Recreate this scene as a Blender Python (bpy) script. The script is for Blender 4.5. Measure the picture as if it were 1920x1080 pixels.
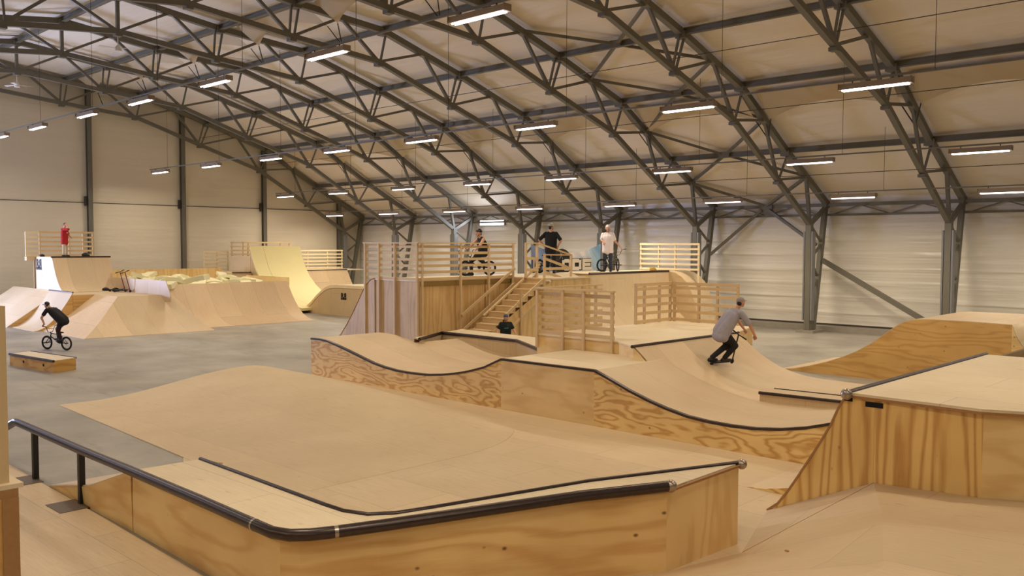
import bpy, bmesh, math, random
from mathutils import Vector, Matrix, Quaternion
PI = math.pi
SC = bpy.context.scene
COL = SC.collection
for o in list(bpy.data.objects):
    bpy.data.objects.remove(o)

# ------------------------------------------------------------------ camera
H = 3.97
CX = 54.41
def make_camera():
    yaw, pitch, roll = (math.radians(a) for a in (43.818, 2.783, 0.177))
    f = Vector((-math.sin(yaw)*math.cos(pitch), math.cos(yaw)*math.cos(pitch), -math.sin(pitch)))
    r = Vector((math.cos(yaw), math.sin(yaw), 0))
    u = r.cross(f)
    r2 = math.cos(roll)*r + math.sin(roll)*u
    u2 = -math.sin(roll)*r + math.cos(roll)*u
    cd = bpy.data.cameras.new('camera')
    cam = bpy.data.objects.new('camera', cd)
    COL.objects.link(cam)
    m = Matrix((r2, u2, -f)).transposed().to_4x4()
    m.translation = Vector((CX, 0, H))
    cam.matrix_world = m
    cd.sensor_fit = 'HORIZONTAL'
    cd.sensor_width = 36
    cd.lens = 36*1669.57/1920
    cd.clip_start = .05
    cd.clip_end = 300
    SC.camera = cam
make_camera()

# ------------------------------------------------------------------ world, exposure, daylight from the open gate
SC.view_settings.view_transform = 'Standard'
SC.view_settings.look = 'None'
SC.view_settings.gamma = 1
SC.view_settings.use_curve_mapping = False
SC.view_settings.exposure = -0.16
w = bpy.data.worlds.new('hall_air')
SC.world = w
w.use_nodes = True
w.node_tree.nodes['Background'].inputs[0].default_value = (1.0, .85, .68, 1)
w.node_tree.nodes['Background'].inputs[1].default_value = .15
LAMP_W = 140.0
LAMP_COL = (1.0, .86, .66)
TUBE_COL = (1.0, .87, .85)
def area_light(name, loc, target, sx, sy, power, col):
    ld = bpy.data.lights.new(name, 'AREA')
    ld.shape = 'RECTANGLE'
    ld.size, ld.size_y = sx, sy
    ld.energy = power
    ld.color = col
    o = bpy.data.objects.new(name, ld)
    COL.objects.link(o)
    o.location = loc
    d = Vector(target)-Vector(loc)
    o.rotation_euler = d.to_track_quat('-Z', 'Y').to_euler()
    return o
# daylight through the open gate in the end wall, out of frame on the left
area_light('gate_daylight', (-.3, 7.0, 2.0), (9.7, 7.6, 1.7), 4.6, 3.8, 6000, (.50, .60, 1.0))

# ------------------------------------------------------------------ mesh builder
Z3 = Vector((0, 0, 1))
class MB:
    def __init__(s):
        s.v = []; s.f = []
    def add(s, vs, fs):
        b = len(s.v)
        s.v += [Vector(p) for p in vs]
        s.f += [tuple(i+b for i in f) for f in fs]
        return s
    def box(s, a, b):
        x0, y0, z0 = (min(a[i], b[i]) for i in range(3)); x1, y1, z1 = (max(a[i], b[i]) for i in range(3))
        return s.add([(x0,y0,z0),(x1,y0,z0),(x1,y1,z0),(x0,y1,z0),(x0,y0,z1),(x1,y0,z1),(x1,y1,z1),(x0,y1,z1)],
                     [(0,3,2,1),(4,5,6,7),(0,1,5,4),(1,2,6,5),(2,3,7,6),(3,0,4,7)])
    def bar(s, p, q, w, h=None, up=Z3):
        h = w if h is None else h
        p = Vector(p); q = Vector(q); d = (q-p).normalized(); up = Vector(up)
        if abs(d.dot(up)) > .98: up = Vector((1,0,0))
        a = d.cross(up).normalized()*w/2; b = a.cross(d).normalized()*h/2
        vs = [p-a-b, p+a-b, p+a+b, p-a+b, q-a-b, q+a-b, q+a+b, q-a+b]
        return s.add(vs, [(0,1,2,3),(7,6,5,4),(0,4,5,1),(1,5,6,2),(2,6,7,3),(3,7,4,0)])
    def tube(s, pts, r, n=10, closed=False):
        pts = [Vector(p) for p in pts]; m = len(pts)
        rs = r if isinstance(r, (list, tuple)) else [r]*m
        tg = []
        for i in range(m):
            a = pts[i-1] if (i or closed) else pts[0]
            b = pts[(i+1) % m] if (i < m-1 or closed) else pts[-1]
            tg.append((b-a).normalized())
        nrm = tg[0].orthogonal().normalized(); rings = []
        for i in range(m):
            if i:
                ax = tg[i-1].cross(tg[i])
                if ax.length > 1e-6:
                    nrm = Quaternion(ax.normalized(), tg[i-1].angle(tg[i])) @ nrm
            bi = tg[i].cross(nrm)
            rings.append([pts[i]+(nrm*math.cos(t)+bi*math.sin(t))*rs[i] for t in (2*PI*k/n for k in range(n))])
        fs = []
        for i in range(m if closed else m-1):
            j = (i+1) % m
            for k in range(n):
                fs.append((i*n+k, i*n+(k+1)%n, j*n+(k+1)%n, j*n+k))
        if not closed:
            fs += [tuple(range(n))[::-1], tuple((m-1)*n+k for k in range(n))]
        return s.add([p for r_ in rings for p in r_], fs)
    def prism(s, poly, vec):
        n = len(poly); vec = Vector(vec); P = [Vector(p) for p in poly]
        fs = [tuple(range(n))[::-1], tuple(range(n, 2*n))] + [(i, (i+1)%n, n+(i+1)%n, n+i) for i in range(n)]
        return s.add(P+[p+vec for p in P], fs)
    def ribbon(s, A, B, t, direc=(0,0,-1)):
        """solid sheet between polylines A and B, thickness t towards direc"""
        n = len(A); d = Vector(direc)*t
        vs = [Vector(p) for p in A]+[Vector(p) for p in B]
        vs += [p+d for p in vs[:2*n]]
        fs = []
        for i in range(n-1):
            fs += [(i, i+1, n+i+1, n+i), (2*n+i, 3*n+i, 3*n+i+1, 2*n+i+1),
                   (i, 2*n+i, 2*n+i+1, i+1), (n+i, n+i+1, 3*n+i+1, 3*n+i)]
        fs += [(0, n, 3*n, 2*n), (n-1, 3*n-1, 4*n-1, 2*n-1)]
        return s.add(vs, fs)
    def ell(s, c, r, n=12, m=8, rot=None, lo=-PI/2):
        c = Vector(c); vs = []; fs = []
        for i in range(m+1):
            la = lo+(PI/2-lo)*i/m
            for k in range(n):
                lo_ = 2*PI*k/n
                p = Vector((r[0]*math.cos(la)*math.cos(lo_), r[1]*math.cos(la)*math.sin(lo_), r[2]*math.sin(la)))
                if rot: p = rot @ p
                vs.append(c+p)
        for i in range(m):
            for k in range(n):
                fs.append((i*n+k, i*n+(k+1)%n, (i+1)*n+(k+1)%n, (i+1)*n+k))
        fs.append(tuple(range(n))[::-1]); fs.append(tuple(m*n+k for k in range(n)))
        return s.add(vs, fs)
    def cap(s, p, q, r0, r1, n=12):
        """tapered capsule"""
        p = Vector(p); q = Vector(q); d = q-p; L = d.length
        if L < 1e-5: return s.ell(p, (r0,)*3, n)
        u = d/L; pts = []; rs = []
        for a in (-.999, -.8, -.5): pts.append(p+u*r0*a); rs.append(r0*math.sqrt(1-a*a))
        for t in (0, .25, .5, .75, 1): pts.append(p+d*t); rs.append(r0+(r1-r0)*t)
        for a in (.5, .8, .999): pts.append(q+u*r1*a); rs.append(r1*math.sqrt(1-a*a))
        return s.tube(pts, rs, n)
    def build(s, name, mat, parent=None, smooth=False, local=False, bevel=0, auto=None):
        off = Vector((0,0,0))
        if parent is not None and not local:
            off = Vector(parent.location)
            par = parent.parent
            while par is not None:
                off += Vector(par.location); par = par.parent
        base = Vector((0,0,0))
        me = bpy.data.meshes.new(name)
        if parent is None and not local:
            xs = [p.x for p in s.v]; ys = [p.y for p in s.v]; zs = [p.z for p in s.v]
            base = Vector(((min(xs)+max(xs))/2, (min(ys)+max(ys))/2, min(zs)))
            off = base
        me.from_pydata([tuple(p-off) for p in s.v], [], s.f)
        bm = bmesh.new(); bm.from_mesh(me)
        bmesh.ops.recalc_face_normals(bm, faces=bm.faces)
        bm.to_mesh(me); bm.free()
        if smooth:
            for p in me.polygons: p.use_smooth = True
            if auto:
                try: me.set_sharp_from_angle(angle=math.radians(auto))
                except Exception: pass
        me.materials.append(mat)
        o = bpy.data.objects.new(name, me)
        COL.objects.link(o)
        o.location = base
        if parent is not None: o.parent = parent
        if bevel:
            b = o.modifiers.new('bevel', 'BEVEL'); b.width = bevel; b.segments = 2; b.limit_method = 'ANGLE'
        return o

def tag(o, label=None, cat=None, group=None, kind=None):
    if label: o['label'] = label
    if cat: o['category'] = cat
    if group: o['group'] = group
    if kind: o['kind'] = kind
    return o
def thing(name, label, cat, loc=(0,0,0), group=None, rz=0):
    o = bpy.data.objects.new(name, None)
    COL.objects.link(o)
    o.empty_display_size = .2
    o.location = loc
    o.rotation_euler = (0, 0, rz)
    return tag(o, label, cat, group)
def struct(name, mb, mat, smooth=False):
    return tag(mb.build(name, mat, smooth=smooth), kind='structure')
def copy_tree(o, parent=None):
    c = o.copy(); COL.objects.link(c)
    if parent is not None:
        c.parent = parent
    for ch in [x for x in bpy.data.objects if x.parent == o]:
        copy_tree(ch, c)
    return c
def setparts(root, label, group=None):
    root['label'] = label
    if group: root['group'] = group

# ------------------------------------------------------------------ materials
def lin(r, g, b):
    def f(c):
        c /= 255
        return c/12.92 if c <= .04045 else ((c+.055)/1.055)**2.4
    return (f(r), f(g), f(b), 1)
class NT:
    def __init__(s, name, rough=.6):
        s.m = bpy.data.materials.new(name); s.m.use_nodes = True
        s.t = s.m.node_tree; s.b = s.t.nodes['Principled BSDF']
        s.b.inputs['Roughness'].default_value = rough
    def n(s, typ, **kw):
        nd = s.t.nodes.new(typ)
        for k, v in kw.items():
            if k in nd.inputs.keys() if isinstance(k, str) else False: nd.inputs[k].default_value = v
            else: setattr(nd, k, v)
        return nd
    def l(s, a, b): s.t.links.new(a, b)
    def math(s, op, a, b=None):
        nd = s.t.nodes.new('ShaderNodeMath'); nd.operation = op
        for i, x in enumerate((a, b)):
            if x is None: continue
            if isinstance(x, (int, float)): nd.inputs[i].default_value = x
            else: s.l(x, nd.inputs[i])
        return nd.outputs[0]
    def mix(s, fac, a, b, blend='MIX'):
        nd = s.t.nodes.new('ShaderNodeMix'); nd.data_type = 'RGBA'; nd.blend_type = blend
        for i, x in ((0, fac), (6, a), (7, b)):
            if isinstance(x, (int, float)): nd.inputs[i].default_value = x
            elif isinstance(x, tuple): nd.inputs[i].default_value = x
            else: s.l(x, nd.inputs[i])
        return nd.outputs[2]
    def obj(s):
        return s.t.nodes.new('ShaderNodeTexCoord').outputs['Object']
    def comb(s, x, y, z=0.0):
        nd = s.t.nodes.new('ShaderNodeCombineXYZ')
        for i, v in enumerate((x, y, z)):
            if isinstance(v, (int, float)): nd.inputs[i].default_value = v
            else: s.l(v, nd.inputs[i])
        return nd.outputs[0]
    def noise(s, vec, scale, detail=3, rough=.5):
        nd = s.t.nodes.new('ShaderNodeTexNoise')
        nd.inputs['Scale'].default_value = scale; nd.inputs['Detail'].default_value = detail
        nd.inputs['Roughness'].default_value = rough
        s.l(vec, nd.inputs['Vector']); return nd.outputs['Fac']
    def ramp(s, fac, stops):
        nd = s.t.nodes.new('ShaderNodeValToRGB'); e = nd.color_ramp.elements
        while len(e) < len(stops): e.new(.5)
        for el, (p, c) in zip(e, stops): el.position = p; el.color = c
        s.l(fac, nd.inputs[0]); return nd.outputs[0]
    def bump(s, h, strength=.3, dist=.02):
        nd = s.t.nodes.new('ShaderNodeBump'); nd.inputs['Strength'].default_value = strength
        nd.inputs['Distance'].default_value = dist
        s.l(h, nd.inputs['Height']); s.l(nd.outputs[0], s.b.inputs['Normal'])
    def uv(s, plane):
        sp = s.t.nodes.new('ShaderNodeSeparateXYZ'); s.l(s.obj(), sp.inputs[0])
        ax = {'x': sp.outputs[0], 'y': sp.outputs[1], 'z': sp.outputs[2]}
        return ax[plane[0]], ax[plane[1]]
    def color(s, c):
        if isinstance(c, tuple): s.b.inputs['Base Color'].default_value = c
        else: s.l(c, s.b.inputs['Base Color'])
        return s.m
W4 = (1, 1, 1, 1)
def plain(name, rgb, rough=.6, metal=0, var=.06, scale=6):
    t = NT(name, rough)
    n = t.noise(t.obj(), scale, 3)
    c = t.mix(n, tuple(x*(1-var) for x in rgb[:3])+(1,), tuple(min(1, x*(1+var)) for x in rgb[:3])+(1,))
    t.b.inputs['Metallic'].default_value = metal
    return t.color(c)
def birch(name, rgb, plane='xy', sheet=(2.44, 1.22), tone=.07, seam=.72, rough=.5, marks=.5):
    """pale skate plywood laid in sheets: tone shift per sheet, hairline joints, faint grain, scuffs"""
    t = NT(name, rough)
    u, v = t.uv(plane)
    vec = t.comb(u, v)
    br = t.n('ShaderNodeTexBrick')
    t.l(vec, br.inputs['Vector'])
    br.inputs['Scale'].default_value = 1
    br.inputs['Brick Width'].default_value = sheet[0]
    br.inputs['Row Height'].default_value = sheet[1]
    br.inputs['Mortar Size'].default_value = .006
    br.inputs['Mortar Smooth'].default_value = .1
    br.inputs['Bias'].default_value = 0
    c = rgb[:3]
    br.inputs['Color1'].default_value = tuple(x*(1-tone) for x in c)+(1,)
    br.inputs['Color2'].default_value = tuple(x*(1+tone) for x in c)+(1,)
    br.inputs['Mortar'].default_value = tuple(x*seam for x in c)+(1,)
    g = t.noise(t.comb(t.math('MULTIPLY', u, .9), t.math('MULTIPLY', v, 16)), 2.2, 4)
    col = t.mix(.4, br.outputs['Color'], t.ramp(g, [(.3, (.84,.80,.74,1)), (.7, (1.10,1.09,1.08,1))]), 'MULTIPLY')
    b = t.noise(vec, .55, 3)
    col = t.mix(.8, col, t.ramp(b, [(.3, (.92,.88,.84,1)), (.7, (1.05,1.05,1.05,1))]), 'MULTIPLY')
    s = t.noise(t.comb(t.math('MULTIPLY', u, 1.4), t.math('MULTIPLY', v, 5)), 1.5, 5, .65)
    col = t.mix(marks, col, t.ramp(s, [(.29, (.62,.55,.5,1)), (.38, W4)]), 'MULTIPLY')
    return t.color(col)
def pine(name, light, dark, plane='xz', freq=7, knots=.5, stretch=3.0, seed=0.0, contrast=1.0, rough=.55, vl=.9):
    """softwood plywood with cathedral grain running along the first axis"""
    t = NT(name, rough)
    u, v = t.uv(plane)
    uu = t.math('ADD', u, seed)
    d = t.noise(t.comb(t.math('MULTIPLY', uu, 1/stretch*2.2), t.math('MULTIPLY', v, 2.2), seed), 1.0, 3, .42)
    r = t.math('SINE', t.math('MULTIPLY', t.math('ADD', t.math('MULTIPLY', d, freq), t.math('MULTIPLY', v, vl)), 2*PI))
    r = t.math('POWER', t.math('MULTIPLY', t.math('ADD', r, 1), .5), 1.8)
    fine = t.noise(t.comb(t.math('MULTIPLY', uu, 2), t.math('MULTIPLY', v, 60)), 1.5, 2)
    f = t.math('ADD', t.math('MULTIPLY', r, .85), t.math('MULTIPLY', t.math('SUBTRACT', fine, .5), .5))
    mid = tuple(light[i]*(1-.55*contrast)+dark[i]*.55*contrast for i in range(3))+(1,)
    col = t.ramp(f, [(.1, light), (.6, mid), (.98, tuple(light[i]*(1-contrast)+dark[i]*contrast for i in range(3))+(1,))])
    big = t.noise(t.comb(u, v, seed), .8, 3)
    col = t.mix(.8, col, t.ramp(big, [(.3, (.84,.78,.70,1)), (.68, (1.06,1.05,1.03,1))]), 'MULTIPLY')
    if knots:
        vo = t.n('ShaderNodeTexVoronoi'); vo.inputs['Scale'].default_value = 2.3
        t.l(t.comb(uu, t.math('MULTIPLY', v, 1.3), seed), vo.inputs['Vector'])
        k = t.ramp(vo.outputs['Distance'], [(.03, (.16,.09,.05,1)), (.085, W4)])
        col = t.mix(knots, col, k, 'MULTIPLY')
    return t.color(col)
BIRCH = lin(218, 197, 163)
M = {}
M['floor_ply'] = birch('floor_ply', lin(216, 194, 158), 'xy', tone=.05)
M['ramp_ply'] = birch('ramp_ply', BIRCH, 'yx', sheet=(1.22, 2.44), tone=.05, marks=.4)
M['strip_ply'] = birch('strip_ply', lin(214, 190, 154), 'xy', sheet=(60, 1.22), tone=.09, marks=.35)
M['strip_ply_x'] = birch('strip_ply_x', lin(214, 190, 154), 'yx', sheet=(60, 1.22), tone=.06, marks=.3)
M['deck_ply'] = birch('deck_ply', lin(230, 214, 182), 'xy', tone=.03, marks=.6)
M['face_ply_yz'] = birch('face_ply_yz', lin(214, 192, 156), 'zy', sheet=(2.44, 1.22), tone=.05, marks=.5)
M['face_ply_xz'] = birch('face_ply_xz', lin(208, 184, 146), 'zx', sheet=(2.44, 1.22), tone=.05, marks=.4)
M['pine_bold'] = pine('pine_bold', lin(244, 214, 146), lin(204, 152, 78), 'xz', freq=10, knots=.8, stretch=3.2, seed=3.1, vl=3)
M['pine_mild'] = pine('pine_mild', lin(242, 214, 156), lin(222, 182, 116), 'xz', freq=4, knots=.5, stretch=4, seed=9.4, contrast=.6)
M['pine_up'] = pine('pine_up', lin(238, 202, 128), lin(190, 132, 60), 'zx', freq=4, knots=.4, stretch=8, seed=1.7, vl=6, contrast=.85)
M['pine_back'] = pine('pine_back', lin(220, 180, 112), lin(188, 138, 72), 'xz', freq=6, knots=.5, stretch=5, seed=5.2, contrast=.6, vl=5)
M['pine_side'] = pine('pine_side', lin(236, 206, 148), lin(214, 168, 104), 'xz', freq=4, knots=.9, stretch=5, seed=12.4, contrast=.7, vl=2)
M['pine_front'] = pine('pine_front', lin(234, 202, 142), lin(202, 152, 88), 'yz', freq=3.5, knots=.9, stretch=5, seed=7.4, contrast=.7, vl=2)
M['pine_yz'] = pine('pine_yz', lin(230, 200, 144), lin(206, 162, 100), 'zy', freq=4, knots=.6, stretch=5, seed=2.2, contrast=.6, vl=2)
M['tower_ply'] = pine('tower_ply', lin(206, 176, 132), lin(186, 150, 104), 'zx', freq=4, knots=.3, stretch=6, seed=4.4, contrast=.7, vl=2.5)
M['ply_edge'] = plain('ply_edge', lin(168, 124, 78), .7, var=.15, scale=30)
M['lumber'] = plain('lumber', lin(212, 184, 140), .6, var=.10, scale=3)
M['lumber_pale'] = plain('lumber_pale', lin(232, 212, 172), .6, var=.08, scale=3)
M['lumber_green'] = plain('lumber_green', lin(150, 124, 66), .7, var=.12, scale=3)
M['steel_paint'] = plain('steel_paint', lin(112, 108, 96), .5, var=.08, scale=2)
M['steel_dark'] = plain('steel_dark', lin(58, 52, 48), .5, var=.1, scale=5)
M['galv'] = plain('galv', lin(134, 134, 136), .45, .2, var=.1, scale=3)
M['coping'] = plain('coping', lin(74, 64, 62), .32, .75, var=.25, scale=14)
M['coping_end'] = plain('coping_end', lin(170, 158, 146), .3, .85, var=.2, scale=30)
M['black'] = plain('black', lin(22, 21, 22), .5)
M['void'] = plain('void', lin(8, 7, 6), .9)
M['foam'] = plain('foam', lin(236, 228, 186), .9, var=.05, scale=2)
M['foam_mat'] = plain('foam_mat', lin(240, 228, 172), .7, var=.03, scale=1.5)
M['cable'] = plain('cable', lin(70, 62, 54), .5)
M['housing'] = plain('housing', lin(150, 134, 116), .5)
M['white_paint'] = plain('white_paint', lin(228, 222, 212), .5)
def emis(name, col, st):
    t = NT(name); t.b.inputs['Emission Color'].default_value = col+(1,)
    t.b.inputs['Emission Strength'].default_value = st
    return t.color((.9, .9, .9, 1))
M['tube'] = emis('tube', TUBE_COL, 7.0)
M['tube_cool'] = emis('tube_cool', (.86, .90, 1.0), 7.0)
def concrete():
    t = NT('concrete', .42)
    o = t.obj()
    a = t.noise(o, .35, 5, .6)
    b = t.noise(o, 2.6, 6, .65)
    c = t.ramp(a, [(.3, lin(138, 132, 122)), (.7, lin(180, 174, 162))])
    c = t.mix(.75, c, t.ramp(b, [(.3, (.78,.77,.75,1)), (.65, (1.08,1.08,1.07,1))]), 'MULTIPLY')
    sp = t.t.nodes.new('ShaderNodeSeparateXYZ'); t.l(o, sp.inputs[0])
    st = t.noise(t.comb(t.math('MULTIPLY', sp.outputs[0], .35), t.math('MULTIPLY', sp.outputs[1], 1.5)), 1.1, 5, .7)
    c = t.mix(.55, c, t.ramp(st, [(.31, (.55,.51,.46,1)), (.44, W4)]), 'MULTIPLY')
    t.l(t.math('ADD', t.math('MULTIPLY', b, .3), .28), t.b.inputs['Roughness'])
    return t.color(c)
M['concrete'] = concrete()
M['kerb'] = plain('kerb', lin(150, 142, 130), .8, var=.15, scale=4)
def membrane(name, rgb, axis, rough, strength, crease=1.9):
    """taut white sheeting with long level creases"""
    t = NT(name, rough)
    sp = t.t.nodes.new('ShaderNodeSeparateXYZ'); t.l(t.obj(), sp.inputs[0])
    a = {'x': sp.outputs[0], 'y': sp.outputs[1]}[axis]
    z = sp.outputs[2] if name != 'roof_membrane' else sp.outputs[1]
    n1 = t.noise(t.comb(t.math('MULTIPLY', a, .10), t.math('MULTIPLY', z, crease)), 1.0, 3, .5)
    n2 = t.noise(t.comb(t.math('MULTIPLY', a, .5), t.math('MULTIPLY', z, 1.1)), 1.0, 4, .55)
    h = t.math('ADD', t.math('MULTIPLY', n1, .8), t.math('MULTIPLY', n2, .35))
    if name == 'wall_sheet_x':
        w_ = t.math('SINE', t.math('MULTIPLY', t.math('ADD', t.math('MULTIPLY', z, 1/.68), t.math('MULTIPLY', n1, .9)), 2*PI))
        h = t.math('ADD', h, t.math('MULTIPLY', t.math('POWER', t.math('MULTIPLY', t.math('ADD', w_, 1), .5), 5), .22))
    t.bump(h, strength, .12)
    c = t.mix(n1, tuple(x*.95 for x in rgb[:3])+(1,), tuple(min(1, x*1.04) for x in rgb[:3])+(1,))
    return t.color(c)
M['wall_sheet_x'] = membrane('wall_sheet_x', lin(232, 226, 214), 'x', .26, .9)
M['wall_sheet_y'] = membrane('wall_sheet_y', lin(228, 218, 198), 'y', .34, .5, 1.2)
M['roof_membrane'] = membrane('roof_membrane', lin(236, 224, 204), 'x', .6, .8, 1.2)
M['flap'] = plain('flap', lin(196, 178, 146), .8, var=.04, scale=1)

# ------------------------------------------------------------------ the hall: floor, walls, roof
RIDGE = 15.1
TOP = [(15.1, 13.88), (19.47, 13.32), (23.74, 13.0), (28.15, 11.74), (32.42, 10.36), (36.4, 8.06), (40.65, 5.87)]   # top chord (y, z)
LOW = [(15.1, 12.45), (19.3, 12.02), (23.5, 11.67), (27.65, 10.32), (31.9, 8.96), (35.65, 6.80), (38.8, 4.93)]     # bottom chord
def mir(p): return (2*RIDGE-p[0], p[1])
struct('floor', MB().add([(-.6,-13,0),(70,-13,0),(70,41,0),(-.6,41,0),(-.6,-13,-.2),(70,-13,-.2),(70,41,-.2),(-.6,41,-.2)],
       [(0,1,2,3),(7,6,5,4),(0,4,5,1),(1,5,6,2),(2,6,7,3),(3,7,4,0)]), M['concrete'])
roofp = [(15.1, 14.2), (19.47, 13.65), (23.74, 13.33), (28.15, 12.08), (32.42, 10.68), (36.4, 8.40), (40.95, 6.05)]
prof = [mir(p) for p in roofp[:0:-1]] + roofp
def roof_z(y):
    y = abs(y-RIDGE)+RIDGE
    for (a, b), (c, d) in zip(roofp, roofp[1:]):
        if y <= c: return b+(d-b)*(y-a)/(c-a)
    return roofp[-1][1]
fine = []
for (y0, z0), (y1, z1) in zip(prof, prof[1:]):
    fine += [(y0+(y1-y0)*k/4, z0+(z1-z0)*k/4) for k in range(4)]
fine.append(prof[-1])
nx = 67
rb = MB(); vs = []; fs = []
for i in range(nx):
    x = -.6+i*1.0
    sag = .10*math.sin(PI*((x % 6)/6))
    for (y, z) in fine: vs.append((x, y, z-.06+sag*.9))
m_ = len(fine)
for i in range(nx-1):
    for k in range(m_-1): fs.append((i*m_+k, i*m_+k+1, (i+1)*m_+k+1, (i+1)*m_+k))
rb.add(vs, fs)
struct('ceiling', rb, M['roof_membrane'], smooth=True)
wb = MB()
wb.box((-.6, 40.62, .30), (66, 40.75, 6.25))
struct('wall_right', wb, M['wall_sheet_x'])
struct('trim_1', MB().box((-.4, 40.50, .24), (66, 40.62, .31)), M['cable'])
struct('trim_2', MB().box((-.4, 39.75, 0), (66, 40.62, .235)), M['kerb'])
# gable: lower sheet laps over the upper one in a level seam
gp = [(-.55, y, z-.1) for y, z in prof]
struct('wall_back', MB().prism([(-.55, -12.9, 0), (-.55, 40.6, 0)] + [(-.55, y, z-.05) for y, z in reversed(prof)], (.1, 0, 0)), M['wall_sheet_y'])
struct('trim_3', MB().box((-.45, -12.9, .25), (-.40, 40.55, 6.36)), M['wall_sheet_y'])
struct('trim_4', MB().box((-.45, -12.9, 6.36), (-.385, 40.55, 6.40)), M['cable'])
struct('trim_5', MB().box((-.45, -12.9, 0), (-.3, 40.5, .25)), M['kerb'])
ORD = ['first', 'second', 'third', 'fourth', 'fifth', 'sixth', 'seventh', 'eighth', 'ninth', 'tenth']
for i, y in enumerate((38.55, 32.4, 26.6, 20.85, 15.1)):
    zt = roof_z(y)-.25
    mb = MB()
    mb.box((-.38, y-.13, 0), (-.34, y+.13, zt)); mb.box((-.14, y-.13, 0), (-.10, y+.13, zt)); mb.box((-.34, y-.02, 0), (-.14, y+.02, zt))
    o = mb.build('gable_post', M['steel_paint'])
    tag(o, ['steel post in the corner where end wall meets long wall', 'steel post of the end wall nearest the corner, behind the yellow foam ramp',
            'middle steel post of the end wall, behind the foam pit', 'steel post of the end wall right of the man in red',
            'steel post of the end wall far left, hidden behind roof truss'][i], 'post', 'steel posts of the end wall')
    if y in (32.4, 26.6, 20.85):
        MB().box((-.36, y-.30, 6.2), (-.22, y-.13, 6.75)).build('bracket', M['steel_dark'], o)

def mid(a, b, t=.5): return (a[0]+(b[0]-a[0])*t, a[1]+(b[1]-a[1])*t)
MIDS = [mid(TOP[k], TOP[k+1]) for k in range(5)] + [(38.35, 7.06)]
def truss(j, half_left=True):
    x = 6.0*j
    P = lambda q: (x, q[0], q[1])
    lab = ('%s steel roof truss counting from the end wall' % ORD[j]) if j < 7 else 'steel roof truss nearest the camera, at upper right'
    r = thing('roof_truss', lab, 'truss', (x, RIDGE, 12.4), 'steel roof trusses across the hall')
    sides = [lambda q: q] + ([mir] if half_left else [])
    for sd in sides:
        top = [sd(p) for p in TOP]; low = [sd(p) for p in LOW]
        mb = MB()
        for a, b in zip(top, top[1:]): mb.bar(P(a), P(b), .24, .24)
        for p in top[(1 if sd is mir else 0):6]: mb.box((x-.2, p[0]-.16, p[1]-.2), (x+.2, p[0]+.16, p[1]+.06))
        mb.build('top_chord', M['steel_paint'], r)
        mb = MB()
        for a, b in zip(low, low[1:]): mb.bar(P(a), P(b), .20, .20)
        for p in low[(1 if sd is mir else 0):6]: mb.box((x-.14, p[0]-.14, p[1]-.2), (x+.14, p[0]+.14, p[1]-.08))
        mb.build('bottom_chord', M['steel_paint'], r)
        if sd is mir and j > 3: continue
        md = [sd(p) for p in MIDS]
        for k in range(6):
            if k == 0:
                if sd is not mir: MB().bar(P(top[0]), P(low[0]), .13).build('king_post', M['steel_paint'], r)
            else:
                for dy in (-.17, .17):
                    if k in (2, 4, 5) and dy < 0: continue
                    s_ = 1 if sd is not mir else -1
                    MB().bar((x, top[k][0]+s_*dy, top[k][1]-.05), (x, low[k][0]+s_*dy*.6, low[k][1]), .075).build('hanger', M['steel_paint'], r)
            MB().bar(P(low[k]), P(md[k]), .11).build('strut', M['steel_paint'], r)
            if k < 5:
                MB().bar(P(md[k]), P(low[k+1]), .12).build('strut', M['steel_paint'], r)
            else:
                MB().bar(P(md[5]), P(low[6]), .14).build('strut', M['steel_paint'], r)
                MB().bar(P(top[6]), P(low[6]), .17).build('knee_brace', M['steel_paint'], r)
    return r
for j in range(8): truss(j)
# lattice columns along the right wall: upright inner leg, leaning outer leg
for j in range(8):
    x = 6.0*j
    lab = ('%s lattice steel column along the long wall, counting from the corner' % ORD[j]) if j < 6 else \
          ['lattice steel column right of the scooter rider, standing clear on the concrete', 'lattice steel column furthest right, behind the low plywood jump'][j-6]
    r = thing('lattice_column', lab, 'column', (x, 38.9, 0), 'steel columns along the long wall')
    zf = 4.62; mb = MB()
    for s in (-1, 1): mb.box((x+s*.19-.035, 38.65, .55), (x+s*.19+.035, 38.95, zf))
    mb.box((x-.16, 38.86, .55), (x+.16, 38.90, zf)); mb.build('inner_leg', M['galv'] if j != 7 else M['galv'], r)
    MB().box((x-.13, 38.66, .1), (x+.13, 38.92, 5.0)).build('core', M['steel_paint'], r)
    MB().bar((x, 39.28, .1), (x, 40.40, 5.9), .24, .2, up=(1,0,0)).build('outer_leg', M['steel_paint'], r)
    zs = [.9, 1.7, 2.5, 3.3, 4.1, 4.9]
    for k, (a, b) in enumerate(zip(zs, zs[1:])):
        ya = 39.28+(a-.1)*.193; yb = 39.28+(b-.1)*.193
        if k % 2: MB().bar((x, 38.9, a), (x, yb, b), .09).build('lacing', M['steel_paint'], r)
        else: MB().bar((x, ya, a), (x, 38.9, b), .09).build('lacing', M['steel_paint'], r)
    MB().box((x-.42, 38.45, 0), (x+.42, 39.75, .10)).build('base_plate', M['kerb'], r)
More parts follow.
